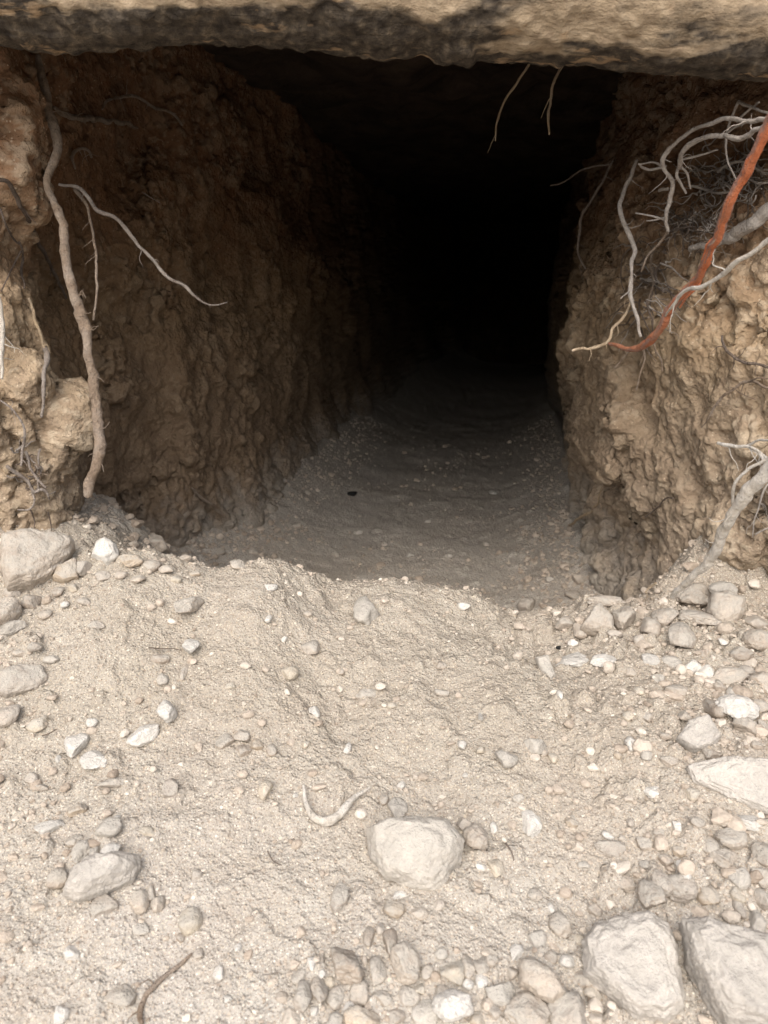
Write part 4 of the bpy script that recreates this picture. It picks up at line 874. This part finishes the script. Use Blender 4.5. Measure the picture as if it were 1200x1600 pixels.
root('forked pale root with knotted tip above the stout bleached root', 'root_pale', [(1122,692),(1135,696),(1150,698),(1170,698),(1186,706),(1200,716),(1215,720)], [6,7,6,6,6,6,6], [1.17,1.12,1.05], [([(1166,698),(1182,689),(1200,687),(1215,686)],[4,4],(1.13,1.05)), ([(1186,706),(1190,718),(1200,726)],[5,4],(1.10,1.06))], 50, group=GR)
root('wiry brown root trailing down the ochre part of the right bank', 'root_brown', [(1212,606),(1198,604),(1180,597),(1162,598),(1145,608),(1130,618),(1116,636),(1106,655),(1096,668)], [5,5,5,5,5,5,4.5,3.5,2.5], W(.03,.02), [([(1165,598),(1185,590),(1205,592)],[3,2],W(.03,.03)), ([(1150,610),(1165,618),(1180,624)],[2,1.5],W(.02,.02))], 51, group=GR)
root('slack dark root curling over the ochre ledge of the right bank', 'root_dark', [(1128,525),(1134,545),(1148,558),(1165,565),(1190,570),(1215,580)], [4,5,5,5,5,5], W(.025,.03), (), 52, group=GR)
root('small pale twig poking from the foot of the right tunnel wall', 'root_tan', [(940,762),(936,782),(926,796),(908,808),(890,821)], [2,3,4,5,4], W(.02,.07), (), 53, group=GR)
root('fine dark crack-like rootlet on the lower right bank', 'root_dark', [(1052,778),(1040,778),(1030,790),(1018,800),(1008,808)], [3,3,2.5,2,1.5], W(.006,.006), (), 54, group=GR)
root('small twig at the base of the right bank left of the stout bleached root', 'root_tan', [(1025,911),(1016,918),(1008,926)], [4,4,3], W(.02,.03), (), 55, group=GR)
root('faint root hanging deep in the dark beside the right tunnel wall', 'root_dark', [(958,250),(942,285),(925,312),(910,335),(905,362),(903,395),(915,420)], [4,5,5,6,5,4,3], (1.75,1.85), [([(953,256),(930,260),(905,268),(880,284),(860,290)],[3,2],(1.75,1.8))], 56, group=GR)
root('frayed rootlet dangling at the far right edge below the stout root', 'root_ash', [(1210,745),(1194,765),(1186,790),(1178,815),(1176,840)], [3,4,3,3,2], W(.03,.02), [([(1180,835),(1195,828),(1212,822)],[3,2],W(.03,.03))], 57, group=GR)
fb = []
for k in range(95):
    x, y = rnd.uniform(1040, 1130), rnd.gauss(352, 16); fb.append((near_of(x, y, 7, 6, rnd, .1), [rnd.uniform(1.6, 3), .9], W(.035, .02), rnd.choice(['root_dark', 'root_ash', 'root_brown'])))
for k in range(85):
    x, y = rnd.uniform(1085, 1195), rnd.gauss(275, 20); fb.append((near_of(x, y, 8, 6, rnd, .0), [rnd.uniform(1.8, 3.4), 1], W(.04, .02), rnd.choice(['root_dark', 'root_ash', 'root_ash'])))
root('dense nest of fine dark rootlets beneath the arching roots on the right', 'root_dark', [(1042,362),(1060,358),(1085,355),(1105,362),(1120,370)], [3,4,4,4,3], W(.04,.03), fb, 58, group=GR)
fb = []
for k in range(45):
    x, y = rnd.uniform(990, 1045), rnd.uniform(380, 500); fb.append((near_of(x, y, 9, 6, rnd, .7), [rnd.uniform(1.6, 4), 1], W(.03, .015), rnd.choice(['root_brown', 'root_ash', 'root_dark'])))
root('curtain of brown rootlets hanging down between the shade and the right bank', 'root_brown', [(1022,385),(1016,410),(1022,440),(1014,470),(1018,500)], [5,5,4,4,2], W(.03,.02), fb, 59, group=GR)
# half-buried roots on the slope
root('pale curved root half buried in the sand on the lower middle slope', 'root_pale', [(474,1226),(476,1245),(482,1262),(492,1276),(508,1283),(524,1277),(540,1262),(556,1245),(578,1230)], [5,7,9,13,16,14,13,10,4], W(.004,.004), (), 61, hairs=0, group='half-buried roots', wig=.3)
root('dark weathered root half buried in gravel at the bottom left', 'root_brown', [(222,1600),(220,1575),(226,1555),(242,1538),(262,1522),(285,1505),(300,1490)], [8,11,11,10,9,8,4], W(-.001,-.001), (), 62, hairs=3, group='half-buried roots')

for k, (pts, w, lab) in enumerate([
    ([(232,1012),(250,1014),(268,1013),(284,1016)], [2.5,2,1.5], 'hair-thin straw lying level on the upper left slope'),
    ([(418,1330),(428,1345),(440,1352)], [2.5,2], 'short dark straw on the lower slope left of the chunky rock'),
    ([(790,1318),(798,1330),(803,1345)], [3,2], 'short dark straw right of the chunky rock'),
    ([(66,1150),(78,1146),(88,1140)], [2.5,2], 'tiny bent straw near the whitish stone pair on the left')]):
    root(lab, 'root_dark', pts, w, W(.004,.004), (), 80 + k, name='straw', cat='straw', group='bits of straw on the slope', hairs=0)
print('objects', len(bpy.data.objects))
